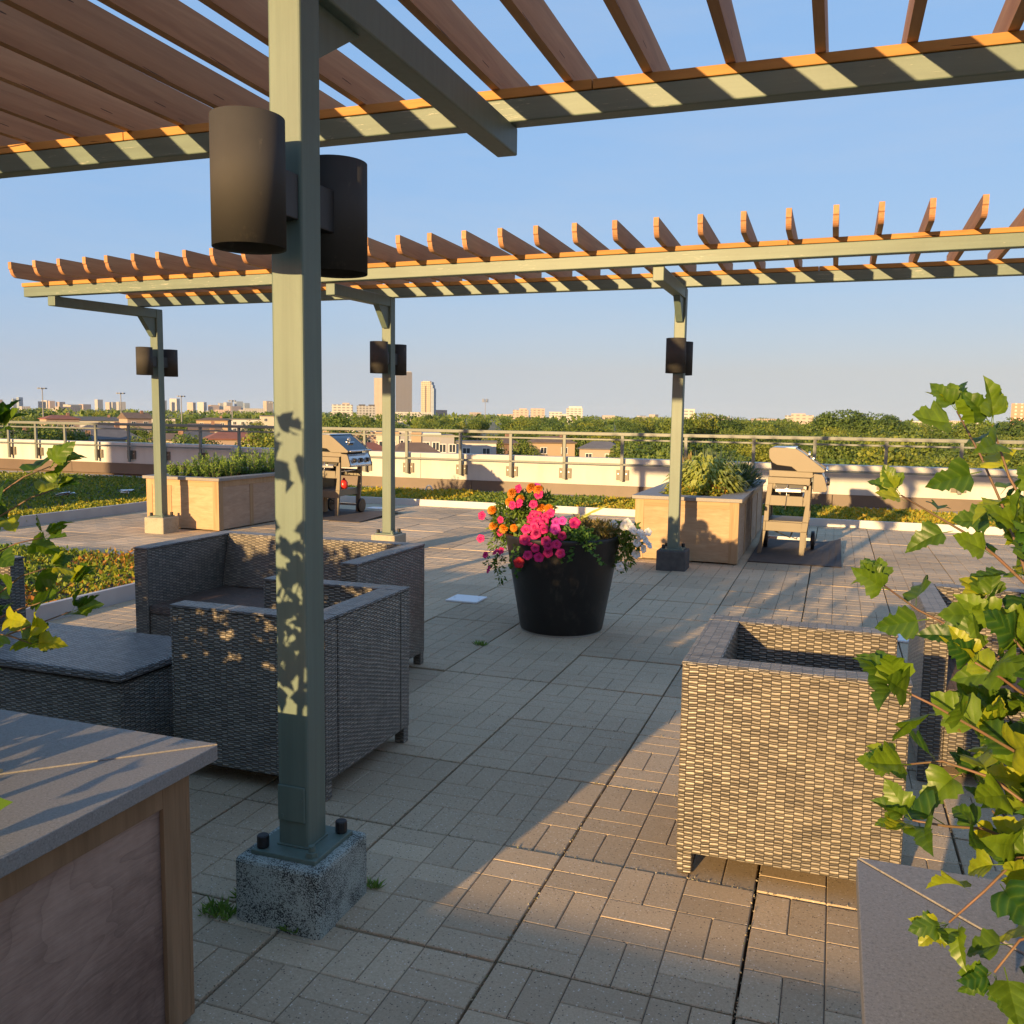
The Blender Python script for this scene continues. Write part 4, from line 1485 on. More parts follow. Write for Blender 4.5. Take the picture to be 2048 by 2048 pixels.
blob_foliage('foliage', p2, [(Vector(c)-p2.location, r) for c, r in (((-2.04, 5.6, 0.63), (0.06, 0.06, 0.06)), ((-2.09, 5.6, 0.55), (0.06, 0.03, 0.03)), ((-2.06, 5.58, 0.43), (0.035, 0.03, 0.07)), ((-2.13, 5.6, 0.42), (0.05, 0.02, 0.03)), ((-2.04, 5.56, 0.34), (0.025, 0.02, 0.05)))], 420, 0.034, 0.014, FOLPOT, 22, 0.3)
mg = thing('marigold_plant', 'orange marigolds behind the pink petunias in the black pot', 'flowers', (-1.95, 5.62, 0.65))
flowers(mg, 'or', [(-2.129, 5.62, 0.764), (-1.984, 5.62, 0.884), (-1.852, 5.62, 0.923), (-1.805, 5.62, 0.912), (-1.929, 5.62, 0.849), (-2.001, 5.62, 0.828), (-1.775, 5.60, 0.794), (-2.035, 5.60, 0.651), (-2.116, 5.62, 0.657), (-1.965, 5.60, 0.66), (-1.72, 5.58, 0.80)], (0.7, 1.05))
blob_foliage('foliage', mg, [(Vector(c)-mg.location, r) for c, r in (((-2.00, 5.62, 0.73), (0.12, 0.11, 0.11)), ((-1.88, 5.64, 0.78), (0.11, 0.10, 0.12)), ((-1.79, 5.66, 0.80), (0.07, 0.07, 0.11)), ((-2.06, 5.60, 0.67), (0.06, 0.07, 0.06)))], 2000, 0.050, 0.014, FOLPOT, 23)
iv = thing('ivy_plant', 'small-leaved ivy trailing down the front of the black pot', 'ivy', (-1.48, 5.40, 0.62))
STR = [[(-1.52, 5.42, 0.67), (-1.46, 5.36, 0.655), (-1.433, 5.335, 0.629), (-1.386, 5.335, 0.593), (-1.346, 5.338, 0.557), (-1.313, 5.345, 0.521), (-1.28, 5.36, 0.495)],
       [(-1.50, 5.40, 0.67), (-1.478, 5.335, 0.60), (-1.49, 5.318, 0.545), (-1.50, 5.312, 0.512)], [(-1.545, 5.38, 0.64), (-1.543, 5.315, 0.545), (-1.55, 5.318, 0.50)],
       [(-1.84, 5.42, 0.64), (-1.856, 5.345, 0.564), (-1.846, 5.335, 0.506), (-1.83, 5.345, 0.461), (-1.85, 5.36, 0.432), (-1.874, 5.385, 0.384)],
       [(-1.88, 5.44, 0.63), (-1.89, 5.375, 0.55), (-1.90, 5.365, 0.48), (-1.91, 5.38, 0.43)]]
mb = MB()
P, D = [], []
for s_ in STR:
    mb.tube([Vector(p)-iv.location for p in s_], 0.002, 5)
    for a, b in zip(s_[:-1], s_[1:]):
        for k in range(6):
            q = Vector(a).lerp(Vector(b), k/6)
            P.append(q-iv.location)
            D.append((rng.uniform(-1, 1), -0.8+rng.uniform(-0.4, 0.4), rng.uniform(-0.7, 0.6)))
mb.build('stem', IVYL, iv, origin=(0, 0, 0))
P, D = np.array(P), np.array(D)
iv_l = quads('leaf_mass', leaf_quads(P, D, np.tile((0.1, -0.5, 0.9), (len(P), 1))+rdir(len(P))*0.5, 0.032*nrg.uniform(0.7, 1.2, len(P)), 0.024, 0.1), IVYL, nrg.uniform(0, 1, len(P)), iv)
stuff(iv_l)
blob_foliage('crown', iv, [(Vector(c)-iv.location, r) for c, r in (((-1.49, 5.41, 0.665), (0.11, 0.07, 0.05)), ((-1.42, 5.40, 0.63), (0.08, 0.05, 0.05)))], 420, 0.030, 0.022, IVYL, 24)
wp = thing('petunia_plant', 'white petunias hanging over the right side of the black pot', 'flowers', (-1.25, 5.70, 0.60))
flowers(wp, 'white', sc=(0.7, 0.9), pts=[(-1.254, 5.62, 0.448), (-1.168, 5.7, 0.525), (-1.11, 5.7, 0.619), (-1.148, 5.7, 0.64), (-1.182, 5.7, 0.672), (-1.217, 5.7, 0.703), (-1.196, 5.7, 0.684), (-1.095, 5.7, 0.67), (-1.086, 5.7, 0.59), (-1.231, 5.7, 0.729), (-1.319, 5.7, 0.711), (-1.142, 5.7, 0.667), (-1.16, 5.68, 0.60), (-1.12, 5.7, 0.56), (-1.25, 5.69, 0.70), (-1.13, 5.69, 0.65)])
blob_foliage('foliage', wp, [(Vector(c)-wp.location, r) for c, r in (((-1.20, 5.70, 0.62), (0.08, 0.09, 0.09)), ((-1.24, 5.68, 0.52), (0.06, 0.06, 0.09)), ((-1.29, 5.72, 0.67), (0.10, 0.10, 0.05)), ((-1.27, 5.64, 0.44), (0.04, 0.03, 0.05)))], 900, 0.040, 0.016, FOLPOT, 25, 0.25)
dp = thing('dry_plant', 'dry brownish-green foliage mound on the right of the pot', 'plant', (-1.42, 5.62, 0.64))
blob_foliage('foliage', dp, [(Vector(c)-dp.location, r) for c, r in (((-1.43, 5.60, 0.68), (0.13, 0.11, 0.05)), ((-1.36, 5.62, 0.68), (0.09, 0.09, 0.05)), ((-1.52, 5.62, 0.70), (0.08, 0.10, 0.05)))], 1300, 0.042, 0.010, DRYL, 26)
ir = thing('spear_leaf_plant', 'pale spear-shaped leaves leaning right above the pot', 'plant', (-1.57, 5.60, 0.66))
P = np.array([(0.0, 0, 0.05), (0.06, 0, 0.10), (0.02, 0.01, 0.04), (0.10, 0.0, 0.05)])
quads('leaf', leaf_quads(P, np.array([(0.8, 0.1, 0.5), (0.85, 0.1, 0.38), (0.75, 0, 0.7), (0.9, 0, 0.12)]), np.tile((0, -1, 0.6), (4, 1)), np.array([0.22, 0.20, 0.12, 0.14]), 0.02), SAGE, [0.9, 1, 0.7, 0.8], ir)


# ------------------------------------------------------------------ plants in the far planters
def upright_herb(label, x, y, z, h, r, seed, mat=ROSEM):
    g = np.random.default_rng(seed)
    t = thing('rosemary_plant', label, 'herb', (x, y, z), 'rosemary plants in the left planter box')
    Q, T = [], []
    stems = MB()
    for k in range(22):
        a = g.uniform(0, 2*PI)
        rr = r*g.uniform(0.1, 1)**0.7
        b = np.array([math.cos(a)*rr*0.45, math.sin(a)*rr*0.45, 0])
        hh = h*g.uniform(0.55, 1.05)*(1-0.35*(rr/r)**2)
        tip = b+np.array([math.cos(a)*rr*0.75, math.sin(a)*rr*0.75, hh])
        stems.tube([b, (b+tip)/2+np.array([0, 0, 0.02]), tip], [0.004, 0.003, 0.001], 4)
        m = 46
        s_ = g.uniform(0.12, 1.02, m)
        P = b+(tip-b)*s_[:, None]
        d = rdir(m, g)
        d[:, 2] = np.abs(d[:, 2])+0.35
        Q.append(leaf_quads(P, d, rdir(m, g), 0.038*g.uniform(0.7, 1.2, m), 0.009))
        T.append(np.clip(s_*0.7+g.normal(0, 0.2, m), 0, 1))
    stems.build('stem', BARK, t, origin=(0, 0, 0))
    quads('foliage', np.concatenate(Q), mat, np.concatenate(T), t)


hx = 0
for i, (x, y, h) in enumerate(((-7.50, 9.05, 0.16), (-7.32, 9.2, 0.24), (-7.05, 9.1, 0.30), (-7.0, 9.35, 0.33), (-7.45, 9.5, 0.26), (-6.98, 9.7, 0.31), (-7.3, 9.8, 0.33), (-6.97, 10.05, 0.30), (-7.25, 10.3, 0.34), (-6.98, 10.5, 0.33), (-7.3, 10.8, 0.32), (-6.98, 10.9, 0.36))):
    upright_herb('upright green rosemary bush in the far left planter box', x, y, 0.58, h+0.04, 0.20, 40+i)


def strap_bush(name, label, cat, c, rad, n, L, W, mat, seed, droop=0.45, up=0.5):
    g = np.random.default_rng(seed)
    t = thing(name, label, cat, c)
    d = rdir(n, g)
    d[:, 2] = np.abs(d[:, 2])
    rr = g.uniform(0.35, 0.9, n)
    P = d*np.array(rad)*rr[:, None]
    D = d*np.array([1, 1, 0.8])+rdir(n, g)*0.35+np.array([0, 0, up])
    D /= np.linalg.norm(D, axis=1, keepdims=True)
    S_ = np.cross(D, np.array([0, 0, 1.0]))+rdir(n, g)*0.15
    S_ /= np.linalg.norm(S_, axis=1, keepdims=True)
    Ls = L*g.uniform(0.6, 1.2, n)[:, None]
    Ws = W*g.uniform(0.7, 1.2, n)[:, None]
    A = P
    B = P+D*Ls*0.5
    D2 = D+np.array([0, 0, -droop*1.6])
    D2 /= np.linalg.norm(D2, axis=1, keepdims=True)
    C = B+D2*Ls*0.5
    q1 = np.stack([A-S_*Ws*0.15, A+S_*Ws*0.15, B+S_*Ws*0.5, B-S_*Ws*0.5], 1)
    q2 = np.stack([B-S_*Ws*0.5, B+S_*Ws*0.5, C+S_*Ws*0.06, C-S_*Ws*0.06], 1)
    tt = g.uniform(0, 1, n)
    quads('foliage', np.concatenate([q1, q2]), mat, np.concatenate([tt, tt]), t)
    mb = MB()
    for k in range(9):
        a = g.uniform(0, 2*PI)
        mb.tube([(0, 0, -0.06), (0.3*rad[0]*math.cos(a), 0.3*rad[1]*math.sin(a), rad[2]*0.3), (0.6*rad[0]*math.cos(a), 0.6*rad[1]*math.sin(a), rad[2]*0.55)], [0.008, 0.006, 0.003], 5)
    mb.build('stem', BARK, t, origin=(0, 0, 0))
    return t


strap_bush('sage_bush', 'large pale green bush with drooping narrow leaves in the right planter', 'bush', (-1.27, 9.75, 0.64), (0.40, 0.46, 0.36), 1700, 0.15, 0.036, SAGE, 61, 0.75, 0.12)
strap_bush('dark_bush', 'dark green low bush at the back right of the right planter', 'bush', (-1.00, 10.7, 0.62), (0.26, 0.6, 0.27), 900, 0.10, 0.022, SAGED, 62, 0.2)
strap_bush('spiky_bush', 'blue-green spiky plant at the back of the right planter', 'bush', (-1.40, 11.2, 0.62), (0.40, 0.5, 0.33), 700, 0.15, 0.020, SPIKE, 63, 0.1, 0.9)
strap_bush('seed_head_bush', 'dry pinkish seed-head plant behind the pale green bush', 'bush', (-1.62, 10.9, 0.62), (0.18, 0.4, 0.38), 380, 0.09, 0.018, DRYL, 64, 0.2, 0.8)
strap_bush('strap_leaf_plant', 'white-edged strap leaf plant at the right rim of the right planter', 'plant', (-1.02, 9.95, 0.62), (0.16, 0.18, 0.14), 60, 0.24, 0.022, SPIKE, 65, 0.35, 0.7)
lowt = thing('low_sedum_plant', 'low green and red-leaved plants along the front rim of the right planter', 'plant', (-1.35, 9.25, 0.60))
blob_foliage('foliage', lowt, [((-0.10, -0.05, 0.03), (0.20, 0.12, 0.05)), ((0.10, -0.02, 0.05), (0.20, 0.14, 0.07)), ((0.22, 0.12, 0.06), (0.12, 0.16, 0.08)), ((-0.15, 0.12, 0.06), (0.12, 0.12, 0.08))], 1500, 0.035, 0.022, SEDUM, 66)
redt = thing('red_leaf_plant', 'reddish leaves under the pale green bush in the right planter', 'plant', (-1.15, 9.40, 0.62))
blob_foliage('foliage', redt, [((0, 0, 0.05), (0.12, 0.10, 0.06))], 300, 0.035, 0.02, leafmat('red_leaf', (0.16, 0.045, 0.02), (0.34, 0.12, 0.04), 0.25), 67)

# ------------------------------------------------------------------ weeds in the joints
def weed(label, x, y, r, n, seed):
    g = np.random.default_rng(seed)
    P = np.stack([g.uniform(-r, r, n), g.uniform(-r, r, n)*0.6, np.zeros(n)], 1)
    D = rdir(n, g)
    D[:, 2] = np.abs(D[:, 2])+0.4
    o = quads('weed', leaf_quads(P, D, rdir(n, g), 0.035*g.uniform(0.5, 1.2, n), 0.006), ROSEM, g.uniform(0, 0.6, n), None, 4, (x, y, 0.0))
    tag(o, label, 'weed', 'weeds in the paving joints')


weed('small green weed at the left foot of the speckled concrete base', -1.535, 2.10, 0.035, 160, 71)
weed('sprawling weed before the left corner of the speckled concrete base', -1.56, 2.00, 0.05, 160, 72)
weed('tiny weed at the front corner of the speckled concrete base', -1.32, 1.995, 0.02, 50, 73)
weed('tiny weed behind the right corner of the speckled concrete base', -1.225, 2.275, 0.018, 50, 74)
weed('weed in the paving joint left of the flower pot', -1.98, 5.05, 0.03, 70, 75)


# ------------------------------------------------------------------ foreground shrubs with lobed leaves
def lobed_leaf(fold=0.25, droop=0.35, seed=0):
    """three-lobed toothed leaf along +y: midrib, two inner columns and the rim on each side"""
    g = random.Random(seed)
    out = [(0.0, 0.0), (0.11, 0.01), (0.25, 0.04), (0.34, 0.12), (0.46, 0.22), (0.42, 0.31), (0.46, 0.385), (0.35, 0.44), (0.26, 0.485), (0.245, 0.545), (0.31, 0.61), (0.25, 0.665), (0.245, 0.74), (0.165, 0.795), (0.13, 0.875), (0.05, 0.945), (0.0, 1.0)]
    ys = [0.0, 0.05, 0.11, 0.18, 0.25, 0.32, 0.38, 0.44, 0.49, 0.55, 0.61, 0.665, 0.735, 0.80, 0.87, 0.94, 1.0]
    k1, k2 = g.uniform(-0.25, 0.25), g.uniform(0.6, 1.4)
    tw = g.uniform(-0.25, 0.25)

    def Z(x, y):
        a = abs(x)
        return fold*a-fold*0.9*k2*a*a-droop*y*y*0.55+k1*a*math.sin(7*y+seed)+tw*x*y+0.025*math.sin(16*y-11*a)*min(1, a*4)
    vs, uv, fs = [], [], []
    for sgn in (1, -1):
        o = len(vs)
        n = len(out)
        for c in (1.0, 0.62, 0.28, 0.0):
            for (x, y), ym in zip(out, ys):
                xx = x*sgn*c*(g.uniform(0.93, 1.06) if c == 1.0 else 1)
                yy = y*c+ym*(1-c)
                vs.append((xx, yy, Z(xx, yy)))
                uv.append((xx, yy))
        for c in range(3):
            for i in range(n-1):
                f = (o+c*n+i, o+c*n+i+1, o+(c+1)*n+i+1, o+(c+1)*n+i)
                fs.append(f if sgn > 0 else f[::-1])
    o = len(vs)
    for (x, y, z) in ((-0.014, 0.01, 0), (0.014, 0.01, 0), (0.012, -0.30, -0.05), (-0.012, -0.30, -0.05)):
        vs.append((x, y, z))
        uv.append((0, 0))
    fs.append((o, o+1, o+2, o+3))
    return vs, fs, uv


def leaf_mesh(seed, mat, **k):
    vs, fs, uv = lobed_leaf(seed=seed, **k)
    me = bpy.data.meshes.new('leaf')
    me.from_pydata(vs, [], fs)
    me.validate()
    lay = me.uv_layers.new(name='UVMap')
    for l in me.loops:
        lay.data[l.index].uv = uv[l.vertex_index]
    me.polygons.foreach_set('use_smooth', [True]*len(me.polygons))
    me.materials.append(mat)
    me.update()
    return me


LMS = [leaf_mesh(1, LEAF_NB, fold=0.45, droop=0.35), leaf_mesh(2, LEAF_NB, fold=0.7, droop=0.7), leaf_mesh(3, LEAF_NB, fold=0.25, droop=0.2), leaf_mesh(4, LEAF_NB, fold=0.8, droop=1.0), leaf_mesh(5, LEAF_NB, fold=0.55, droop=-0.25), leaf_mesh(6, LEAF_NB, fold=-0.2, droop=0.6), leaf_mesh(7, LEAF_NB, fold=0.6, droop=0.9)]


def leaf_rot(d, r_):
    """leaf pointing along d with its face roughly up, rolled a little"""
    d = Vector(d).normalized()
    z = Vector((r_.uniform(-0.9, 0.7), r_.uniform(-1.5, 0.2), r_.uniform(0.25, 1.0)))
    x = d.cross(z).normalized()
    z = x.cross(d)
    return Matrix((x, d, z)).transposed().to_euler()


LEAVES = []


def settle(t, most):
    """the leaves that show largest become parts of the shrub, the rest one mass"""
    def size(q):
        v = q[0]-Vector((0, 0, CAM_H))
        dep = v.dot(fw)
        u, w2 = v.dot(rt)/dep, v.dot(up)/dep
        seen = abs(u) < 0.585 and abs(w2) < 0.585 and dep > 0.1
        return (q[2]/dep if seen else 0.001*q[2])
    LEAVES.sort(key=size, reverse=True)
    V, F, T = [], [], []
    for i, (p, d, s_) in enumerate(LEAVES):
        me, ro = rr.choice(LMS), leaf_rot(d, rr)
        if i < most:
            inst('leaf', me, t, p-t.location, ro, s_)
        else:
            m4 = Matrix.Translation(p-t.location) @ ro.to_matrix().to_4x4() @ Matrix.Scale(s_, 4)
            o = len(V)
            V += [tuple(m4 @ v.co) for v in me.vertices]
            F += [tuple(o+k for k in f.vertices) for f in me.polygons]
            T += [rr.betavariate(1.6, 2.0)]*len(me.polygons)
    if F:
        me = bpy.data.meshes.new('small_leaves')
        me.from_pydata(V, [], F)
        me.attributes.new('tint', 'FLOAT', 'FACE').data.foreach_set('value', T)
        me.polygons.foreach_set('use_smooth', [True]*len(F))
        me.materials.append(LEAF_NBC)
        o = stuff(bpy.data.objects.new('small_leaves', me))
        COL.objects.link(o)
        o.parent = t
    LEAVES.clear()


def branch(t, pts, r0, r1, rr, lsize, cnt, tipn=3, spread=1.0):
    pts = [Vector(p) for p in pts]      # tip first
    n = len(pts)
    rads = [r1+(r0-r1)*i/(n-1) for i in range(n)]
    MB().tube([p-t.location for p in pts], rads, 6).build('branch', STEM, t, smooth=True, origin=(0, 0, 0))
    seg = [(pts[i+1]-pts[i]).length for i in range(n-1)]
    tot = sum(seg)
    outw = (pts[0]-pts[1]).normalized()

    def at(s_):
        for i, l in enumerate(seg):
            if s_ <= l or i == n-2:
                return pts[i].lerp(pts[i+1], min(1, s_/l)), (pts[i]-pts[i+1]).normalized()
            s_ -= l
    res = []
    for k in range(tipn):
        d = outw+Vector((rr.uniform(-0.8, 0.8), rr.uniform(-0.8, 0.8), rr.uniform(-0.3, 0.9)))*spread
        res.append((pts[0]+d.normalized()*0.012, d, lsize*rr.uniform(0.55, 0.85)))
    for k in range(cnt):
        s_ = tot*(k+0.6)/cnt
        p, d0 = at(s_)
        side = d0.cross(Vector((0, 0, 1))).normalized()*(1 if k % 2 else -1)
        d = d0*0.5+side*rr.uniform(0.5, 1.0)+Vector((0, 0, rr.uniform(-0.7, 0.35)))
        res.append((p+d.normalized()*0.02, d, lsize*rr.uniform(0.75, 1.15)))
    LEAVES.extend((p, d, s_) for p, d, s_ in res)


rr = random.Random(23)
sh2 = thing('leafy_shrub', 'yellow-green lobed-leaf shrub with reddish stems in the right foreground planter', 'shrub', (0.62, 1.10, 0.60))
BR = [([(0.146, 1.3, 1.41), (0.173, 1.27, 1.354), (0.195, 1.24, 1.298), (0.213, 1.2, 1.239), (0.246, 1.15, 1.127), (0.36, 1.1, 0.85), (0.5, 1.1, 0.6)], 0.065, 15, 5),
      ([(0.089, 1.35, 1.295), (0.127, 1.32, 1.274), (0.168, 1.28, 1.252), (0.194, 1.24, 1.232), (0.26, 1.2, 1.17), (0.42, 1.15, 0.9), (0.55, 1.1, 0.6)], 0.058, 14, 4),
      ([(0.07, 1.28, 1.18), (0.109, 1.25, 1.157), (0.143, 1.22, 1.146), (0.176, 1.19, 1.132), (0.25, 1.12, 1.09), (0.42, 1.1, 0.8), (0.55, 1.1, 0.6)], 0.058, 15, 5),
      ([(0.078, 1.02, 1.114), (0.11, 1.02, 1.101), (0.158, 1.03, 1.075), (0.205, 1.05, 1.046), (0.28, 1.08, 0.99), (0.45, 1.08, 0.75), (0.55, 1.1, 0.6)], 0.072, 14, 5),
      ([(0.093, 1.15, 0.985), (0.137, 1.14, 1.0), (0.185, 1.12, 0.995), (0.26, 1.1, 0.95), (0.42, 1.1, 0.75), (0.5, 1.1, 0.6)], 0.060, 12, 3),
      ([(0.10, 1.05, 0.960), (0.135, 1.06, 0.955), (0.175, 1.08, 0.950), (0.25, 1.1, 0.92), (0.4, 1.1, 0.72), (0.5, 1.1, 0.6)], 0.060, 12, 4),
      ([(0.139, 1.02, 0.866), (0.173, 1.03, 0.904), (0.206, 1.06, 0.931), (0.27, 1.1, 0.93), (0.4, 1.1, 0.7), (0.5, 1.1, 0.6)], 0.058, 12, 5),
      ([(0.151, 1.05, 1.143), (0.18, 1.07, 1.124), (0.223, 1.1, 1.09), (0.35, 1.1, 0.9), (0.5, 1.1, 0.6)], 0.066, 12, 4),
      ([(0.166, 1.15, 1.393), (0.187, 1.15, 1.335), (0.22, 1.12, 1.27), (0.35, 1.1, 0.95), (0.5, 1.1, 0.6)], 0.064, 13, 4),
      ([(0.19, 1.12, 1.05), (0.21, 1.13, 1.02), (0.26, 1.12, 0.96), (0.4, 1.1, 0.75), (0.5, 1.1, 0.6)], 0.060, 12, 4),
      ([(0.185, 1.2, 1.18), (0.21, 1.18, 1.15), (0.27, 1.15, 1.07), (0.4, 1.1, 0.8), (0.5, 1.1, 0.6)], 0.062, 13, 4),
      ([(0.20, 1.3, 1.02), (0.22, 1.28, 1.0), (0.28, 1.2, 0.92), (0.42, 1.1, 0.7), (0.5, 1.1, 0.6)], 0.058, 12, 4),
      ([(0.195, 1.08, 1.28), (0.21, 1.1, 1.24), (0.27, 1.1, 1.1), (0.4, 1.1, 0.8), (0.5, 1.1, 0.6)], 0.064, 12, 4),
      ([(0.185, 1.02, 0.82), (0.21, 1.04, 0.85), (0.27, 1.08, 0.86), (0.4, 1.1, 0.7), (0.5, 1.1, 0.6)], 0.056, 10, 4)]
for pts, ls, cnt, tn in BR:
    branch(sh2, pts, 0.0027, 0.0011, rr, ls*0.80, int(cnt*1.85), tn+1)
r2 = random.Random(91)
for k in range(25):                                   # the close growth towards the stems
    x, y, z = r2.uniform(0.165, 0.30), r2.uniform(1.0, 1.42), r2.uniform(0.80, 1.36)
    x = max(x, 0.15*y+0.012*(z > 1.2)+r2.uniform(0, 0.03))
    branch(sh2, [(x, y, z), (x+0.05, y-0.01, z-0.06), (x+0.13, 1.1+0.4*(y-1.1), z-0.16-0.1*z), (0.46, 1.1, 0.62)], 0.0026, 0.0011, rr, 0.047, 12, 3)
settle(sh2, 298)


def shrub_mass(t, name, n, env, L, seed, mat=LEAF_NBC):
    """the body of the shrub: leaves spread through its volume, two blades to a leaf"""
    g = np.random.default_rng(seed)
    P = env(g, n)
    n = len(P)
    D = rdir(n, g)+np.array([0.1, -0.1, -0.15])
    N = rdir(n, g)*0.7+np.array([0, -0.4, 1.0])
    q = lobe_leaves(P-np.array(t.location), D, N, L*g.uniform(0.6, 1.2, n), L*0.9*g.uniform(0.7, 1.1, n))
    return stuff(quads(name, q, mat, np.clip(g.beta(1.6, 2.2, n), 0, 1), t, 12))


def env2(g, n):
    x = g.uniform(0.24, 2.6, n)
    y = g.uniform(0.72, 1.50, n)
    top = 1.35+0.12*np.sin(x*5)+0.1*np.sin(y*9)
    z = 0.62+(top-0.62)*g.uniform(0, 1, n)
    k = (np.abs((y-1.1)/0.42) < 0.65+0.5*(z-0.62)) & (x > 0.22+0.25*np.abs(y-1.1))
    return np.stack([x, y, z], 1)[k]


shrub_mass(sh2, 'foliage', 2300, env2, 0.07, 31)

sh1 = thing('leafy_shrub', 'lobed-leaf shrub leaning in from the left edge above the left planter', 'shrub', (-1.75, 1.10, 0.60))
BR1 = [([(-1.319, 1.25, 1.295), (-1.349, 1.22, 1.277), (-1.436, 1.2, 1.218), (-1.6, 1.15, 1.0), (-1.72, 1.1, 0.6)], 0.068, 9, 4),
       ([(-1.331, 1.3, 1.074), (-1.366, 1.27, 1.042), (-1.417, 1.24, 1.024), (-1.477, 1.2, 0.982), (-1.6, 1.15, 0.85), (-1.72, 1.1, 0.6)], 0.058, 12, 5),
       ([(-1.38, 1.25, 0.965), (-1.397, 1.22, 0.985), (-1.45, 1.2, 0.994), (-1.6, 1.15, 0.85), (-1.72, 1.1, 0.6)], 0.060, 9, 4),
       ([(-1.375, 1.28, 1.16), (-1.41, 1.25, 1.15), (-1.5, 1.2, 1.1), (-1.65, 1.1, 0.8), (-1.72, 1.1, 0.6)], 0.056, 9, 3),
       ([(-1.40, 1.22, 1.36), (-1.43, 1.2, 1.33), (-1.5, 1.18, 1.22), (-1.65, 1.1, 0.85), (-1.72, 1.1, 0.6)], 0.064, 10, 4)]
BR1 += [([(-1.345, 1.28, 1.25), (-1.38, 1.26, 1.235), (-1.5, 1.2, 1.15), (-1.66, 1.1, 0.8), (-1.72, 1.1, 0.6)], 0.060, 9, 3),
        ([(-1.335, 1.30, 1.02), (-1.38, 1.27, 1.0), (-1.5, 1.2, 0.95), (-1.66, 1.1, 0.75), (-1.72, 1.1, 0.6)], 0.056, 9, 3),
        ([(-1.36, 1.27, 1.105), (-1.40, 1.25, 1.09), (-1.5, 1.2, 1.0), (-1.66, 1.1, 0.8), (-1.72, 1.1, 0.6)], 0.054, 9, 3)]
for pts, ls, cnt, tn in BR1:
    branch(sh1, pts, 0.0027, 0.0011, rr, ls*1.0, int(cnt*1.5), tn+1)
settle(sh1, 140)
for q in ((-1.60, 1.36, 0.646), (-1.625, 1.345, 0.65)):
    MB().tube([Vector(q)+Vector((-0.10, -0.02, -0.03))-sh1.location, Vector(q)-sh1.location], [0.006, 0.0065], 8).build('cut_twig', STUB, sh1, origin=(0, 0, 0))


def env1(g, n):
    x = g.uniform(-4.1, -1.0, n)
    top = np.interp(x, [-4.2, -3.0, -2.6, -2.3, -1.95, -1.75, -1.55, -1.45, -1.36], [1.10, 1.13, 1.25, 1.42, 1.45, 1.62, 1.64, 1.45, 1.25])
    top = top+0.05*np.sin(x*17)
    y = g.uniform(0.74, 1.46, n)
    z = 0.60+(top-0.60)*g.uniform(0.0, 1, n)
    k = (x < -1.17*y-0.06) & ((x < -1.78) | (g.uniform(0, 1, n) < 0.20)) & (np.abs((y-1.1)/0.42) < 0.75+0.35*(z-0.6))
    return np.stack([x, y, z], 1)[k]


shrub_mass(sh1, 'foliage', 7500, env1, 0.072, 32)
mb = MB()
for k in range(26):
    x = rng.uniform(-3.9, -1.5)
    y = rng.uniform(0.9, 1.3)
    h = np.interp(x, [-4.2, -2.6, -1.95, -1.6, -1.4], [0.95, 1.1, 1.35, 1.65, 1.3])
    mb.tube([Vector((x, y, 0.58))-sh1.location, Vector((x+0.03, y, (0.58+h)/2))-sh1.location, Vector((x+rng.uniform(-0.1, 0.1), y+rng.uniform(-0.1, 0.1), h))-sh1.location], [0.006, 0.004, 0.002], 5)
mb.build('stem', STEM, sh1, origin=(0, 0, 0))

# ------------------------------------------------------------------ behind the camera: unseen pieces added to throw the long shade
planter('unseen planter box added behind the viewpoint to shade the near paving', -1.9, 0.9, -2.6, -1.6, 0.643, 0.3, battens_x=(-0.9,))
ph = thing('unseen_shade_tower', 'unseen tower behind the seating, placed to shade the left parapet', 'building', (-16.4, -11, 0))
MB().box(-18.9, -14.4, -13, -10, -0.05, 5.2).build('wall', WALLM, ph)
MB().box(-19.1, -14.2, -13.2, -9.8, 5.202, 5.40).build('roof', FLASH, ph)
MB().box(-17.2, -16.2, -9.998, -9.95, 0.0, 2.1).build('door', BRACK, ph)

# ------------------------------------------------------------------ the city beyond
GZ = -12.0
GROUND = plain('suburban_ground', (0.10, 0.115, 0.050), 0.95, 0, (0.17, 0.155, 0.10), 0.02, detail=6)
struct(MB().add([(-12000, -1500, GZ), (8000, -1500, GZ), (8000, 12000, GZ), (-12000, 12000, GZ)], [(0, 1, 2, 3)]).build('ground', GROUND))
# the building that carries the terrace
bl = thing('terrace_building', 'apartment building whose roof carries the terrace', 'building', (0, 0, GZ))
MB().box(-24, 12, -14, 15.04, GZ+0.01, -0.21).build('wall', plain('beige_wall', (0.42, 0.37, 0.30), 0.9), bl)


def crown_mesh(seed, mat, n, rx, rz, leaf, lobes=9):
    g = np.random.default_rng(seed)
    C = rdir(lobes, g)*np.array([0.55*rx, 0.55*rx, 0.5*rz])
    C[0] = 0
    C[:, 2] += 0.1*rz
    Rr = g.uniform(0.36, 0.6, lobes)
    Q, T = [], []
    m = n//lobes
    for c, r in zip(C, Rr):
        d = rdir(m, g)
        rad = g.uniform(0.62, 1.0, m)**0.5*(1+0.10*np.sin(d[:, 0]*9+3*c[0])*np.sin(d[:, 2]*8+c[1]))
        p = c+d*np.array([rx, rx, rz])*r*rad[:, None]
        D = rdir(m, g)+d*0.2
        N = d+rdir(m, g)*0.6
        L = leaf*g.uniform(0.6, 1.3, m)
        Q.append(leaf_quads(p-D/np.linalg.norm(D, axis=1, keepdims=True)*L[:, None]*0.5, D, N, L, L*0.75))
        T.append(np.clip(g.uniform(0.1, 0.9)+g.normal(0, 0.22, m), 0, 1))
    return quads('crown', np.concatenate(Q), mat, np.concatenate(T), 'mesh')


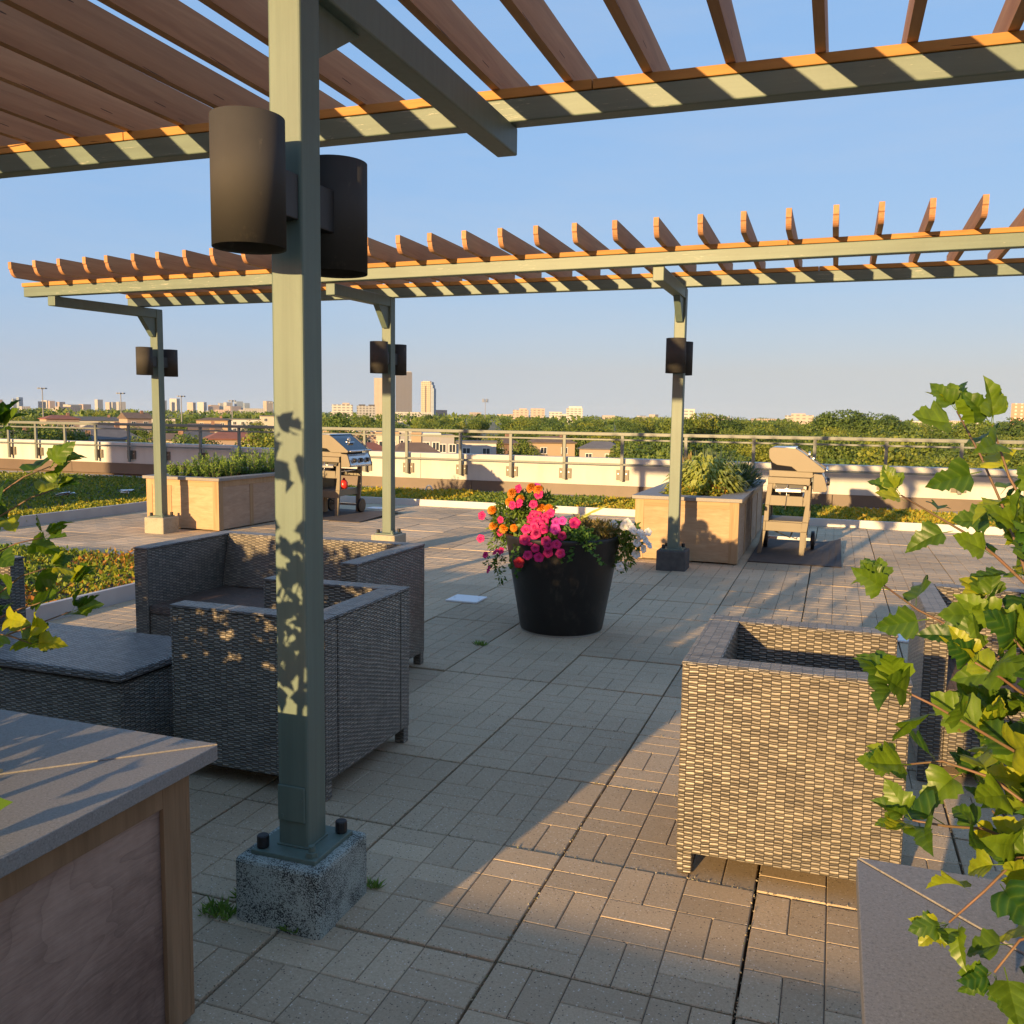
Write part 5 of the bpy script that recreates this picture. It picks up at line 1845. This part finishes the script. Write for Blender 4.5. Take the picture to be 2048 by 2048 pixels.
CR = []
for i, (mt, nm) in enumerate(((TREE_A, 'dark green'), (TREE_B, 'mid green'), (TREE_C, 'yellow-green'), (TREE_A, 'dark green'), (TREE_B, 'mid green'), (TREE_C, 'yellow-green'))):
    CR.append((crown_mesh(100+i, mt, 4600, 5.0, 4.6 if i < 3 else 5.6, 0.46, 11+i), nm))
CTOP = {me.name: float(np.percentile([v.co.z for v in me.vertices], 99.5)) for me, _ in CR}
TRK = MB().tube([(0, 0, 0), (0.1, 0, 3), (0, 0.1, 6)], [0.28, 0.2, 0.12], 7).mesh('trunk', BARK)
ntree = 0


def tree(bear, dist, top, r, kind=None, where='in the wooded suburb beyond the railing'):
    """bear: degrees right of +Y; top: height of the crown's top"""
    global ntree
    x, y = dist*math.sin(R(bear)), dist*math.cos(R(bear))
    me, nm = CR[rng.choice((0, 0, 3, 3, 1, 4, 1, 4, 2, 5)) if kind is None else kind]
    s_ = r/5.0
    zs = s_*rng.uniform(0.85, 1.1)
    hz = CTOP[me.name]*zs
    where = ('in the dense wood behind the right grill' if bear > -3 else 'in the wood behind the right planter' if bear > -12.6 else 'in the tree belt behind the flower pot' if bear > -22 else 'in the tree belt under the towers' if bear > -31 else 'among the houses right of the left post' if bear > -42 else 'among the houses left of the left post')
    where = ('near the railing, ' if dist < 185 else 'far back, ' if dist > 330 else 'half way back, ')+where
    t = thing('broadleaf_tree', '%s tree %s' % (nm, where), 'tree', (x, y, GZ), 'trees beyond the railing')
    c = inst('crown', me, t, (0, 0, top-GZ-hz), (0, 0, rng.uniform(0, 6.3)), (s_, s_, zs))
    inst('trunk', TRK, t, (0, 0, 0), (0, 0, rng.uniform(0, 6)), (s_*1.1, s_*1.1, max(0.3, (top-GZ-hz)/6*1.05)))
    ntree += 1


# right: dense wood running up to the horizon
for k in range(105):
    d = 125*(3.7**rng.random())
    b = rng.uniform(-11.2, 13)
    top = -3.0+3.5*(d-125)/320+rng.uniform(-2.0, 1.4)
    tree(b, d, top, rng.uniform(3.2, 8.2))
for b, d, top, r in ((0.0, 300, 3.9, 7.5), (1.3, 305, 4.3, 8.5), (2.4, 300, 3.2, 7.5), (-0.9, 310, 2.4, 7), (-7.8, 280, 2.7, 6.5), (-6.8, 285, 2.4, 6.5), (-9.5, 260, 1.6, 6), (-5.6, 300, 1.6, 6), (3.4, 310, 2.0, 7), (7.5, 290, 2.2, 7), (9, 280, 2.4, 7), (5.5, 300, 1.6, 7)):
    tree(b, d, top, r, 0 if r > 7 else None)
# middle: park belt behind the houses
for k in range(66):
    d = rng.uniform(232, 430)
    b = rng.uniform(-31, -11)
    top = -2.2+2.9*(d-215)/215+rng.uniform(-1.2, 0.9)
    tree(b, d, top, rng.uniform(3.8, 6.6))
for b, d, top, r in ((-30.2, 150, 1.3, 4.2), (-29.3, 160, -0.2, 4), (-18.75, 172, -3.4, 3.6), (-12.2, 158, -2.6, 4.6), (-11.0, 150, -2.4, 5), (-20.9, 190, -2.6, 3.6)):
    tree(b, d, top, r)
# left: street trees among the houses
for k in range(60):
    d = rng.uniform(170, 560)
    b = rng.uniform(-50, -30)
    top = -5.2+5.4*(d-170)/390+rng.uniform(-1.4, 1.3)
    tree(b, d, top, rng.uniform(3.2, 6.0))
for b, d, top, r in ((-48.6, 165, -0.8, 5), (-47.3, 150, -1.2, 4.5), (-46, 175, -1.0, 5), (-39.6, 150, -2.4, 4.5), (-38.6, 160, -2.8, 4.5), (-41.6, 170, -3.2, 3.6), (-34.9, 165, -1.9, 5.2), (-34.0, 175, -2.2, 5), (-33.3, 150, -3.2, 4)):
    tree(b, d, top, r)


# the far woods and gardens that read as one mass
def far_wood():
    g = np.random.default_rng(77)
    Q, T = [], []
    for k in range(900):
        d = 480*(9**g.random())
        b = R(g.uniform(-52, 15))
        c = np.array([d*math.sin(b), d*math.cos(b), GZ+g.uniform(5, 9)+min(4, d/900)])
        m = 26
        sz = 5+d/500
        dd = rdir(m, g)
        p = c+dd*np.array([sz*1.3, sz*1.3, 4.2])*g.uniform(0.4, 1, m)[:, None]
        Q.append(leaf_quads(p, rdir(m, g), dd+rdir(m, g)*0.4, sz*0.55*g.uniform(0.6, 1.2, m), sz*0.4))
        T.append(np.clip(g.uniform(0, 1)+g.normal(0, 0.2, m), 0, 1))
    return stuff(quads('distant_woodland', np.concatenate(Q), TREE_B, np.concatenate(T)))


far_wood()

# ---- houses
HW = {k: plain('house_'+k, c, 0.9) for k, c in {'brick': (0.22, 0.13, 0.095), 'tan': (0.36, 0.27, 0.18), 'cream': (0.48, 0.43, 0.34), 'white': (0.52, 0.50, 0.47), 'pink': (0.35, 0.265, 0.215), 'grey': (0.28, 0.28, 0.29)}.items()}
RF = {k: plain('roof_'+k, c, 0.9, 0, tuple(x*1.25 for x in c), 0.8) for k, c in {'brown': (0.12, 0.085, 0.065), 'grey': (0.10, 0.10, 0.11), 'red': (0.19, 0.075, 0.052), 'slate': (0.07, 0.075, 0.085)}.items()}
GLASS = plain('window_glass', (0.035, 0.045, 0.06), 0.1, 0, spec=0.8)
FRAME = plain('white_window_frame', (0.72, 0.70, 0.66), 0.6)


def add_window(t, x, y, z, w_, h_):
    """window in a wall facing -y (local): frame proud, pane recessed"""
    f = MB().box(x-w_/2-0.10, x-w_/2, y-0.08, y+0.02, z-h_/2-0.1, z+h_/2+0.1).box(x+w_/2, x+w_/2+0.10, y-0.08, y+0.02, z-h_/2-0.1, z+h_/2+0.1)
    f.box(x-w_/2, x+w_/2, y-0.08, y+0.02, z-h_/2-0.1, z-h_/2).box(x-w_/2, x+w_/2, y-0.08, y+0.02, z+h_/2, z+h_/2+0.1).box(x-0.04, x+0.04, y-0.07, y+0.02, z-h_/2, z+h_/2)
    fo = f.build('window', FRAME, t, origin=(0, 0, 0))
    MB().box(x-w_/2, x+w_/2, y-0.03, y+0.01, z-h_/2, z+h_/2).build('pane', GLASS, fo, origin=(0, 0, 0))


def house(label, bear, dist, w_, d_, eave, ridge, rot, wm, rmat, kind='hip', chim=True):
    x, y = dist*math.sin(R(bear)), dist*math.cos(R(bear))
    t = thing('house', label, 'house', (x, y, GZ))
    t.rotation_euler = (0, 0, R(rot-bear))
    e, r_ = eave-GZ, ridge-GZ
    wl = MB().box(-w_/2, w_/2, 0, d_, 0, e)
    if kind == 'gable':
        wl.prism([(0, e), (d_, e), (d_/2, r_-0.1)], -w_/2+0.02, w_/2-0.02, 0)
    wl.build('wall', HW[wm], t, origin=(0, 0, 0))
    o = 0.45
    mb = MB()
    if kind == 'flat':
        mb.box(-w_/2-0.2, w_/2+0.2, -0.2, d_+0.2, e+0.01, e+0.4)
    else:
        k = 0 if kind == 'gable' else min(w_*0.32, d_*0.5)
        z0 = e+0.03
        mb.add([(-w_/2-o, -o, z0), (w_/2+o, -o, z0), (w_/2+o, d_+o, z0), (-w_/2-o, d_+o, z0), (-w_/2-o+k, d_/2, r_), (w_/2+o-k, d_/2, r_),
                (-w_/2-o, -o, z0+0.2), (w_/2+o, -o, z0+0.2), (w_/2+o, d_+o, z0+0.2), (-w_/2-o, d_+o, z0+0.2)],
               [(0, 3, 2, 1), (0, 1, 7, 6), (1, 2, 8, 7), (2, 3, 9, 8), (3, 0, 6, 9), (6, 7, 5, 4), (7, 8, 5), (8, 9, 4, 5), (9, 6, 4)])
    ro = mb.build('roof', RF[rmat], t, origin=(0, 0, 0))
    if chim and kind != 'flat':
        MB().box(w_*0.2, w_*0.2+0.9, d_*0.4, d_*0.4+0.7, r_-1.2, r_+0.7).build('chimney', HW['brick'], ro, origin=(0, 0, 0))
    nfl = max(1, int(e/3.0))
    nw = max(2, int(w_/3.4))
    for fl in range(nfl):
        for i in range(nw):
            add_window(t, -w_/2+w_*(i+0.5)/nw, 0, e-1.6-2.9*fl, 1.3, 1.3)
    return t


house('tan brick house with brown hipped roof and red chimney, right of the middle post', -16.9, 205, 9.5, 8, -4.7, -3.1, 10, 'tan', 'brown')
house('low house with dark grey hipped roof beside the tan brick house', -14.1, 196, 8.5, 8, -5.6, -3.9, -8, 'pink', 'grey', chim=False)
house('red brick house with brown roof among the trees', -19.9, 205, 6, 7, -5.0, -3.5, 25, 'brick', 'brown')
house('small white flat-roofed house beside the townhouse row', -21.8, 172, 7.5, 6, -3.9, -3.5, 0, 'white', 'grey', 'flat')
house('house with red hipped roof in front of the townhouse row', -28.1, 118, 6, 6, -4.2, -2.35, 30, 'tan', 'red', chim=False)
house('house with brown pyramid roof in front of the townhouse row', -25.4, 118, 6.5, 6, -4.3, -2.3, 15, 'brick', 'brown', chim=False)
house('house with low brown roof behind the left grill', -30.4, 120, 7, 6, -4.2, -2.5, 0, 'tan', 'brown', chim=False)
house('long brown-roofed bungalow at the left edge', -48.5, 205, 17, 9, -5.0, -2.9, 12, 'tan', 'brown')
house('brown-roofed house with pale wall left of the first post', -46.6, 190, 11, 9, -4.8, -2.2, -10, 'cream', 'brown')
house('grey-roofed house with cream gable near the left post', -43.5, 200, 13, 9, -4.6, -1.7, 18, 'cream', 'grey')
house('dark slate-roofed house left of the left post', -45.2, 178, 8, 8, -4.9, -3.0, 0, 'grey', 'slate')
house('pink rendered house with red roof right of the left post', -36.6, 180, 9, 8, -3.9, -2.3, 5, 'pink', 'red', chim=False)
house('cream house with brown roof right of the left post', -40.3, 185, 7, 7, -4.2, -2.9, -12, 'cream', 'brown')
house('dark grey-roofed house between the cream house and the pink house', -38.4, 200, 11, 8, -4.4, -2.8, 8, 'grey', 'slate')
house('cream gabled house above the grey roof', -38.2, 260, 8, 8, -3.6, -1.9, 0, 'cream', 'brown', 'gable')
house('yellow flat-roofed apartment house behind the near post', -33.6, 420, 20, 10, -0.4, 0.1, 5, 'cream', 'grey', 'flat')
house('tan house on the left skyline under the light mast', -45.8, 330, 10, 8, -1.8, -0.4, 15, 'pink', 'red')
house('blue-grey long roof below the left skyline', -44.2, 360, 22, 9, -2.6, -1.0, 0, 'white', 'slate')
house('white flat-roofed works below the left skyline', -41.0, 400, 16, 10, -1.9, -1.5, 0, 'white', 'grey', 'flat')
house('pink gabled house beside the left post', -41.8, 330, 8, 8, -1.4, 0.7, 20, 'pink', 'brown', 'gable')
house('white long low building below the left skyline', -36.5, 420, 24, 10, -2.0, -1.6, 0, 'white', 'grey', 'flat')
house('tan low house below the left skyline', -37.8, 380, 12, 9, -2.2, -1.0, -10, 'tan', 'brown')
house('small tan house at the edge of the wood', -11.6, 190, 6, 6, -5.8, -4.2, 0, 'tan', 'brown', chim=False)

# townhouse row
th = thing('townhouse_row', 'row of tan and grey townhouses behind the middle post', 'building', (-68.5, 133, GZ))
th.rotation_euler = (0, 0, R(27))
fl = [(-10.6, -6.4, 'tan', 10.3), (-6.4, -2.2, 'pink', 10.4), (-2.2, 1.6, 'cream', 10.2), (1.6, 3.6, 'grey', 10.4), (3.6, 5.2, 'tan', 10.2), (5.2, 8.4, 'grey', 10.1), (8.4, 10.6, 'grey', 9.8)]
for i, (a, b, mt, h) in enumerate(fl):
    MB().box(a, b, 0.0+0.25*(i % 2), 9, 0, h).build('wall', HW[mt], th, origin=(0, 0, 0))
    MB().box(a-0.05, b+0.05, -0.15+0.25*(i % 2), 9.05, h+0.01, h+0.28).build('roof', HW['white'] if i % 2 else HW['tan'], th, origin=(0, 0, 0))
    for k in range(3):
        for xx in ((a+b)/2-0.8, (a+b)/2+0.8):
            if b-a > 1.8:
                add_window(th, xx, 0.25*(i % 2), h-1.9-2.9*k, 1.0, 1.25)


# ---- towers and skyline
def uvbox(mb_args, name, mat, t):
    me = MB().box(*mb_args).mesh(name, mat, False, True)
    o = bpy.data.objects.new(name, me)
    COL.objects.link(o)
    o.parent = t
    return o


def block(name, label, x, y, wx, wy, top, mat, rot=20, parts=None, group=None, roofm=None, base=GZ):
    t = thing(name, label, 'building', (x, y, base), group)
    t.rotation_euler = (0, 0, R(rot))
    h = top-base
    uvbox((-wx/2, wx/2, -wy/2, wy/2, 0, h), 'wall', mat, t)
    if parts:
        for k, (a, b, c, d, hh, mt) in enumerate(parts):
            uvbox((a*wx, b*wx, c*wy, d*wy, h+0.02, h+hh), 'roof_block', mt, t)
    return t


W1 = windows_mat('tower_cream', (0.46, 0.385, 0.30), (0.13, 0.12, 0.12), 3.4, 3.1, 0.5, 0.6)
W2 = windows_mat('tower_mauve', (0.125, 0.128, 0.155), (0.08, 0.085, 0.12), 3.6, 3.0, 0.6, 0.55)
W3 = windows_mat('tower_tan', (0.43, 0.345, 0.24), (0.15, 0.135, 0.13), 5.0, 5.4, 0.7, 0.45)
W4 = windows_mat('block_white', (0.44, 0.42, 0.39), (0.16, 0.17, 0.185), 5.5, 3.3, 0.7, 0.45)
W5 = windows_mat('block_pink', (0.40, 0.31, 0.265), (0.18, 0.16, 0.16), 6.0, 3.4, 0.55, 0.45)
W6 = windows_mat('block_glass', (0.34, 0.40, 0.46), (0.14, 0.18, 0.24), 4.0, 3.4, 0.8, 0.75)
W7 = windows_mat('block_dark', (0.30, 0.31, 0.32), (0.12, 0.12, 0.13), 4.2, 3.2, 0.6, 0.6)
WD = plain('tower_shaft', (0.05, 0.045, 0.05), 0.7)
t1 = block('tower', 'tall cream striped tower behind the middle post', -1163, 2210, 36, 36, 97, W1, 27)
t2 = block('tower', 'tallest mauve-grey twin slab tower right of the middle post', -1112, 2245, 44, 40, 114, W2, 27, parts=((-0.45, -0.1, -0.4, 0.4, 2.0, W7), (0.1, 0.45, -0.4, 0.4, 2.0, W7)))
t3 = thing('tower', 'tan tower with dark glass side and stepped top, standing alone', 'building', (-1048, 2268, GZ))
t3.rotation_euler = (0, 0, R(14))
uvbox((-18, 8, -18, 18, 0, 101), 'wall', W3, t3)
uvbox((8.05, 17, -17, 17, 0, 84), 'wall', W6, t3)
uvbox((8.05, 14, -17, 17, 84.05, 93), 'wall', W6, t3)
uvbox((8.05, 11, -17, 17, 93.05, 101), 'wall', W6, t3)
uvbox((-6.2, -3.8, -18.6, -18.05, 2, 90), 'shaft', WD, t3)
uvbox((-15, 5, -12, 12, 101.05, 103.5), 'roof_block', W4, t3)
block('warehouse', 'long white warehouse below the twin towers', -655, 1350, 64, 30, 5.0, W4, 26)
block('apartment_block', 'cream apartment block above the big tree left of the towers', -602, 1038, 26, 20, 12.6, W4, 28, parts=((0.0, 0.35, -0.3, 0.3, 2.2, W5),))
block('apartment_block', 'grey balconied apartment block left of the towers', -575, 1052, 24, 16, 11.5, W7, 28, parts=((-0.4, -0.05, -0.4, 0.4, 1.6, WD), (0.12, 0.45, -0.4, 0.4, 1.6, WD)))
block('office_block', 'pale pink office block on the horizon right of the phone mast', -424, 1229, 22, 20, 9.6, W5, 18, parts=((-0.1, 0.4, -0.3, 0.3, 2.2, W5),))
block('office_block', 'pink apartment block with balconies on the horizon', -401, 1236, 20, 20, 12.0, W5, 18)
block('office_block', 'white-topped tiered office block on the horizon', -351, 1251, 23, 20, 13.0, W4, 16, parts=((-0.35, 0.45, -0.4, 0.4, 2.6, HW['white']),))
block('office_block', 'low cream office wing left of the white-topped block', -377, 1245, 18, 18, 7.6, W4, 16)
block('office_block', 'pale striped block on the horizon just right of the right post', -149, 989, 11, 12, 11.1, W4, 8)
block('office_block', 'pink stepped office block standing out of the wood', -33.5, 999, 22, 20, 6.0, W5, 2, parts=((-0.5, 0.15, -0.4, 0.4, 1.6, W5),))
block('office_block', 'darker wing of the pink stepped office block', -47.5, 1003, 7, 12, 5.6, W7, 2)
block('apartment_block', 'red brick apartment block behind the right shrub', 166, 986, 16, 16, 19.5, windows_mat('block_brick', (0.42, 0.19, 0.13), (0.55, 0.45, 0.38), 5.0, 3.4, 0.35, 0.5), -10)
block('apartment_block', 'white striped block behind the right shrub', 129, 991, 11, 12, 7.0, W4, -8)
block('apartment_block', 'low white building at the right horizon', 97, 996, 14, 12, 5.4, W4, -6)
SKY = [(5, 44.9, 14, W5, 'small pink tower at the far left edge of the skyline'), (32, 50.8, 18, W6, 'left one of two blue-grey towers on the far left skyline'), (43, 56.1, 20, W6, 'right one of two blue-grey towers on the far left skyline'),
       (84, 38.6, 17, W7, 'small grey tower left of the first light mast'), (94, 43.9, 26, W4, 'pale tower just right of the first light mast'), (106, 42.0, 24, W5, 'pinkish tower right of the first light mast'), (124, 38, 30, W5, 'pink pointed block on the left skyline'),
       (146, 26, 60, W4, 'wide low pale block on the left skyline'), (172, 28, 40, W5, 'low pink block left of the tall left skyline tower'), (200, 53.4, 28, W4, 'tall pale tower alone on the left skyline'), (219, 40, 20, W5, 'left one of a cluster of pale towers near the left post'), (229, 42, 24, W4, 'middle one of a cluster of pale towers near the left post'),
       (244, 43, 34, W4, 'cream tower beside the second light mast'), (331, 54.2, 14, W7, 'slim grey tower just right of the left post'), (351, 65.3, 38, W4, 'tall white tower right of the left post'), (384, 46.3, 32, W5, 'pink and grey tower on the middle left skyline'),
       (405, 49.8, 36, W4, 'cream stepped tower on the middle left skyline'), (428, 36, 44, W5, 'low pink block on the middle left skyline'), (444, 46, 30, W4, 'left one of the pale pair before the glass tower'), (456, 49.2, 30, W4, 'right one of the pale pair before the glass tower'),
       (478, 55.6, 34, W6, 'blue-grey glass tower left of the near post'), (493, 48.4, 28, W6, 'pale blue tower left of the near post'), (536, 60.7, 36, W1, 'cream tower nearest the left edge of the near post'), (466, 30, 60, W5, 'long pink block under the glass tower')]


def px_dir(px):      # bearing of a skyline building, degrees right of +Y
    return math.degrees(math.atan((px-1024)/1813.69))-19.5


for px, top, wd, mt, lb in SKY:
    b = px_dir(px)
    d = 5000+rng.uniform(-150, 150)
    block('skyline_tower', lb, d*math.sin(R(b)), d*math.cos(R(b)), wd, wd, top, mt, -b+rng.choice((-25, 20, 30)))
lowg = 'low pale blocks along the far skyline'
for k in range(46):
    b = rng.uniform(-50, -10) if k < 36 else rng.uniform(-10, 12)
    d = rng.uniform(2600, 4600) if k < 36 else rng.uniform(1200, 2000)
    block('low_block', 'low pale building half sunk among the distant trees', d*math.sin(R(b)), d*math.cos(R(b)), rng.uniform(20, 60), 24, (rng.uniform(2, 16) if k < 36 else rng.uniform(-1, 4)), rng.choice((W4, W5, W4, W1)), rng.uniform(0, 90), None, lowg)


MASTM = plain('mast_grey', (0.22, 0.22, 0.23), 0.6)


def mast(label, px, d, top, kind):
    b = px_dir(px)
    t = thing('light_mast' if kind == 0 else 'phone_mast', label, 'mast', (d*math.sin(R(b)), d*math.cos(R(b)), GZ))
    h = top-GZ
    MB().cyl((0, 0, 0), 0.34 if kind == 0 else 0.45, h, 10, r2=0.2).build('pole', MASTM, t, origin=(0, 0, 0))
    if kind == 0:
        for k in range(6):
            a = k*PI/3
            MB().box(1.6*math.cos(a)-0.45, 1.6*math.cos(a)+0.45, 1.6*math.sin(a)-0.45, 1.6*math.sin(a)+0.45, h-0.2, h+0.35).build('lamp_head', MASTM, t, origin=(0, 0, 0))
        MB().cyl((0, 0, h-0.1), 1.7, 0.15, 16).build('ring', MASTM, t, origin=(0, 0, 0))
    else:
        for k in range(6):
            a = k*PI/3+0.3
            MB().box(2.6*math.cos(a)-0.25, 2.6*math.cos(a)+0.25, 2.6*math.sin(a)-0.25, 2.6*math.sin(a)+0.25, h-3.2, h+0.2).build('antenna', MASTM, t, origin=(0, 0, 0))
        MB().cyl((0, 0, h-2.2), 2.7, 0.3, 16).build('platform', MASTM, t, origin=(0, 0, 0))


mast('tall highway light mast at the far left', 88.5, 500, 11.4, 0)
mast('highway light mast left of the left post', 244, 500, 9.8, 0)
mast('highway light mast right of the left post', 364, 500, 8.9, 0)
mast('thin highway light mast in the middle of the left skyline', 465, 500, 7.0, 0)
mast('thin highway light mast just left of the near post', 546, 520, 6.6, 0)
mast('white phone mast with ring of antennas above the tree belt', 968, 900, 17.3, 1)
# utility pole by the houses
up_ = thing('utility_pole', 'wooden utility pole between the tan house and the grey roof', 'pole', (-53.5, 182, GZ))
MB().cyl((0, 0, 0), 0.14, 10.0, 8, r2=0.10).build('pole', BARK, up_, origin=(0, 0, 0))
MB().box(-0.9, 0.9, -0.06, 0.06, 9.3, 9.45).build('crossarm', BARK, up_, origin=(0, 0, 0))

# ------------------------------------------------------------------ the air
hz = stuff(MB().box(-12500, 8500, -2000, 12500, GZ-1.5, 135).build('haze', None))
hm, ht, hb = base_mat('haze_air')
ht.nodes.remove(hb)
pv = nd(ht, 'ShaderNodeVolumePrincipled')
pv.inputs['Color'].default_value = (0.72, 0.86, 1.0, 1)
pv.inputs['Density'].default_value = 2.6e-5
ht.links.new(pv.outputs[0], ht.nodes['Material Output'].inputs['Volume'])
hz.data.materials.append(hm)

print('trees', ntree, 'slabs', ns, 'bricks', nb, 'objects', len(bpy.data.objects))
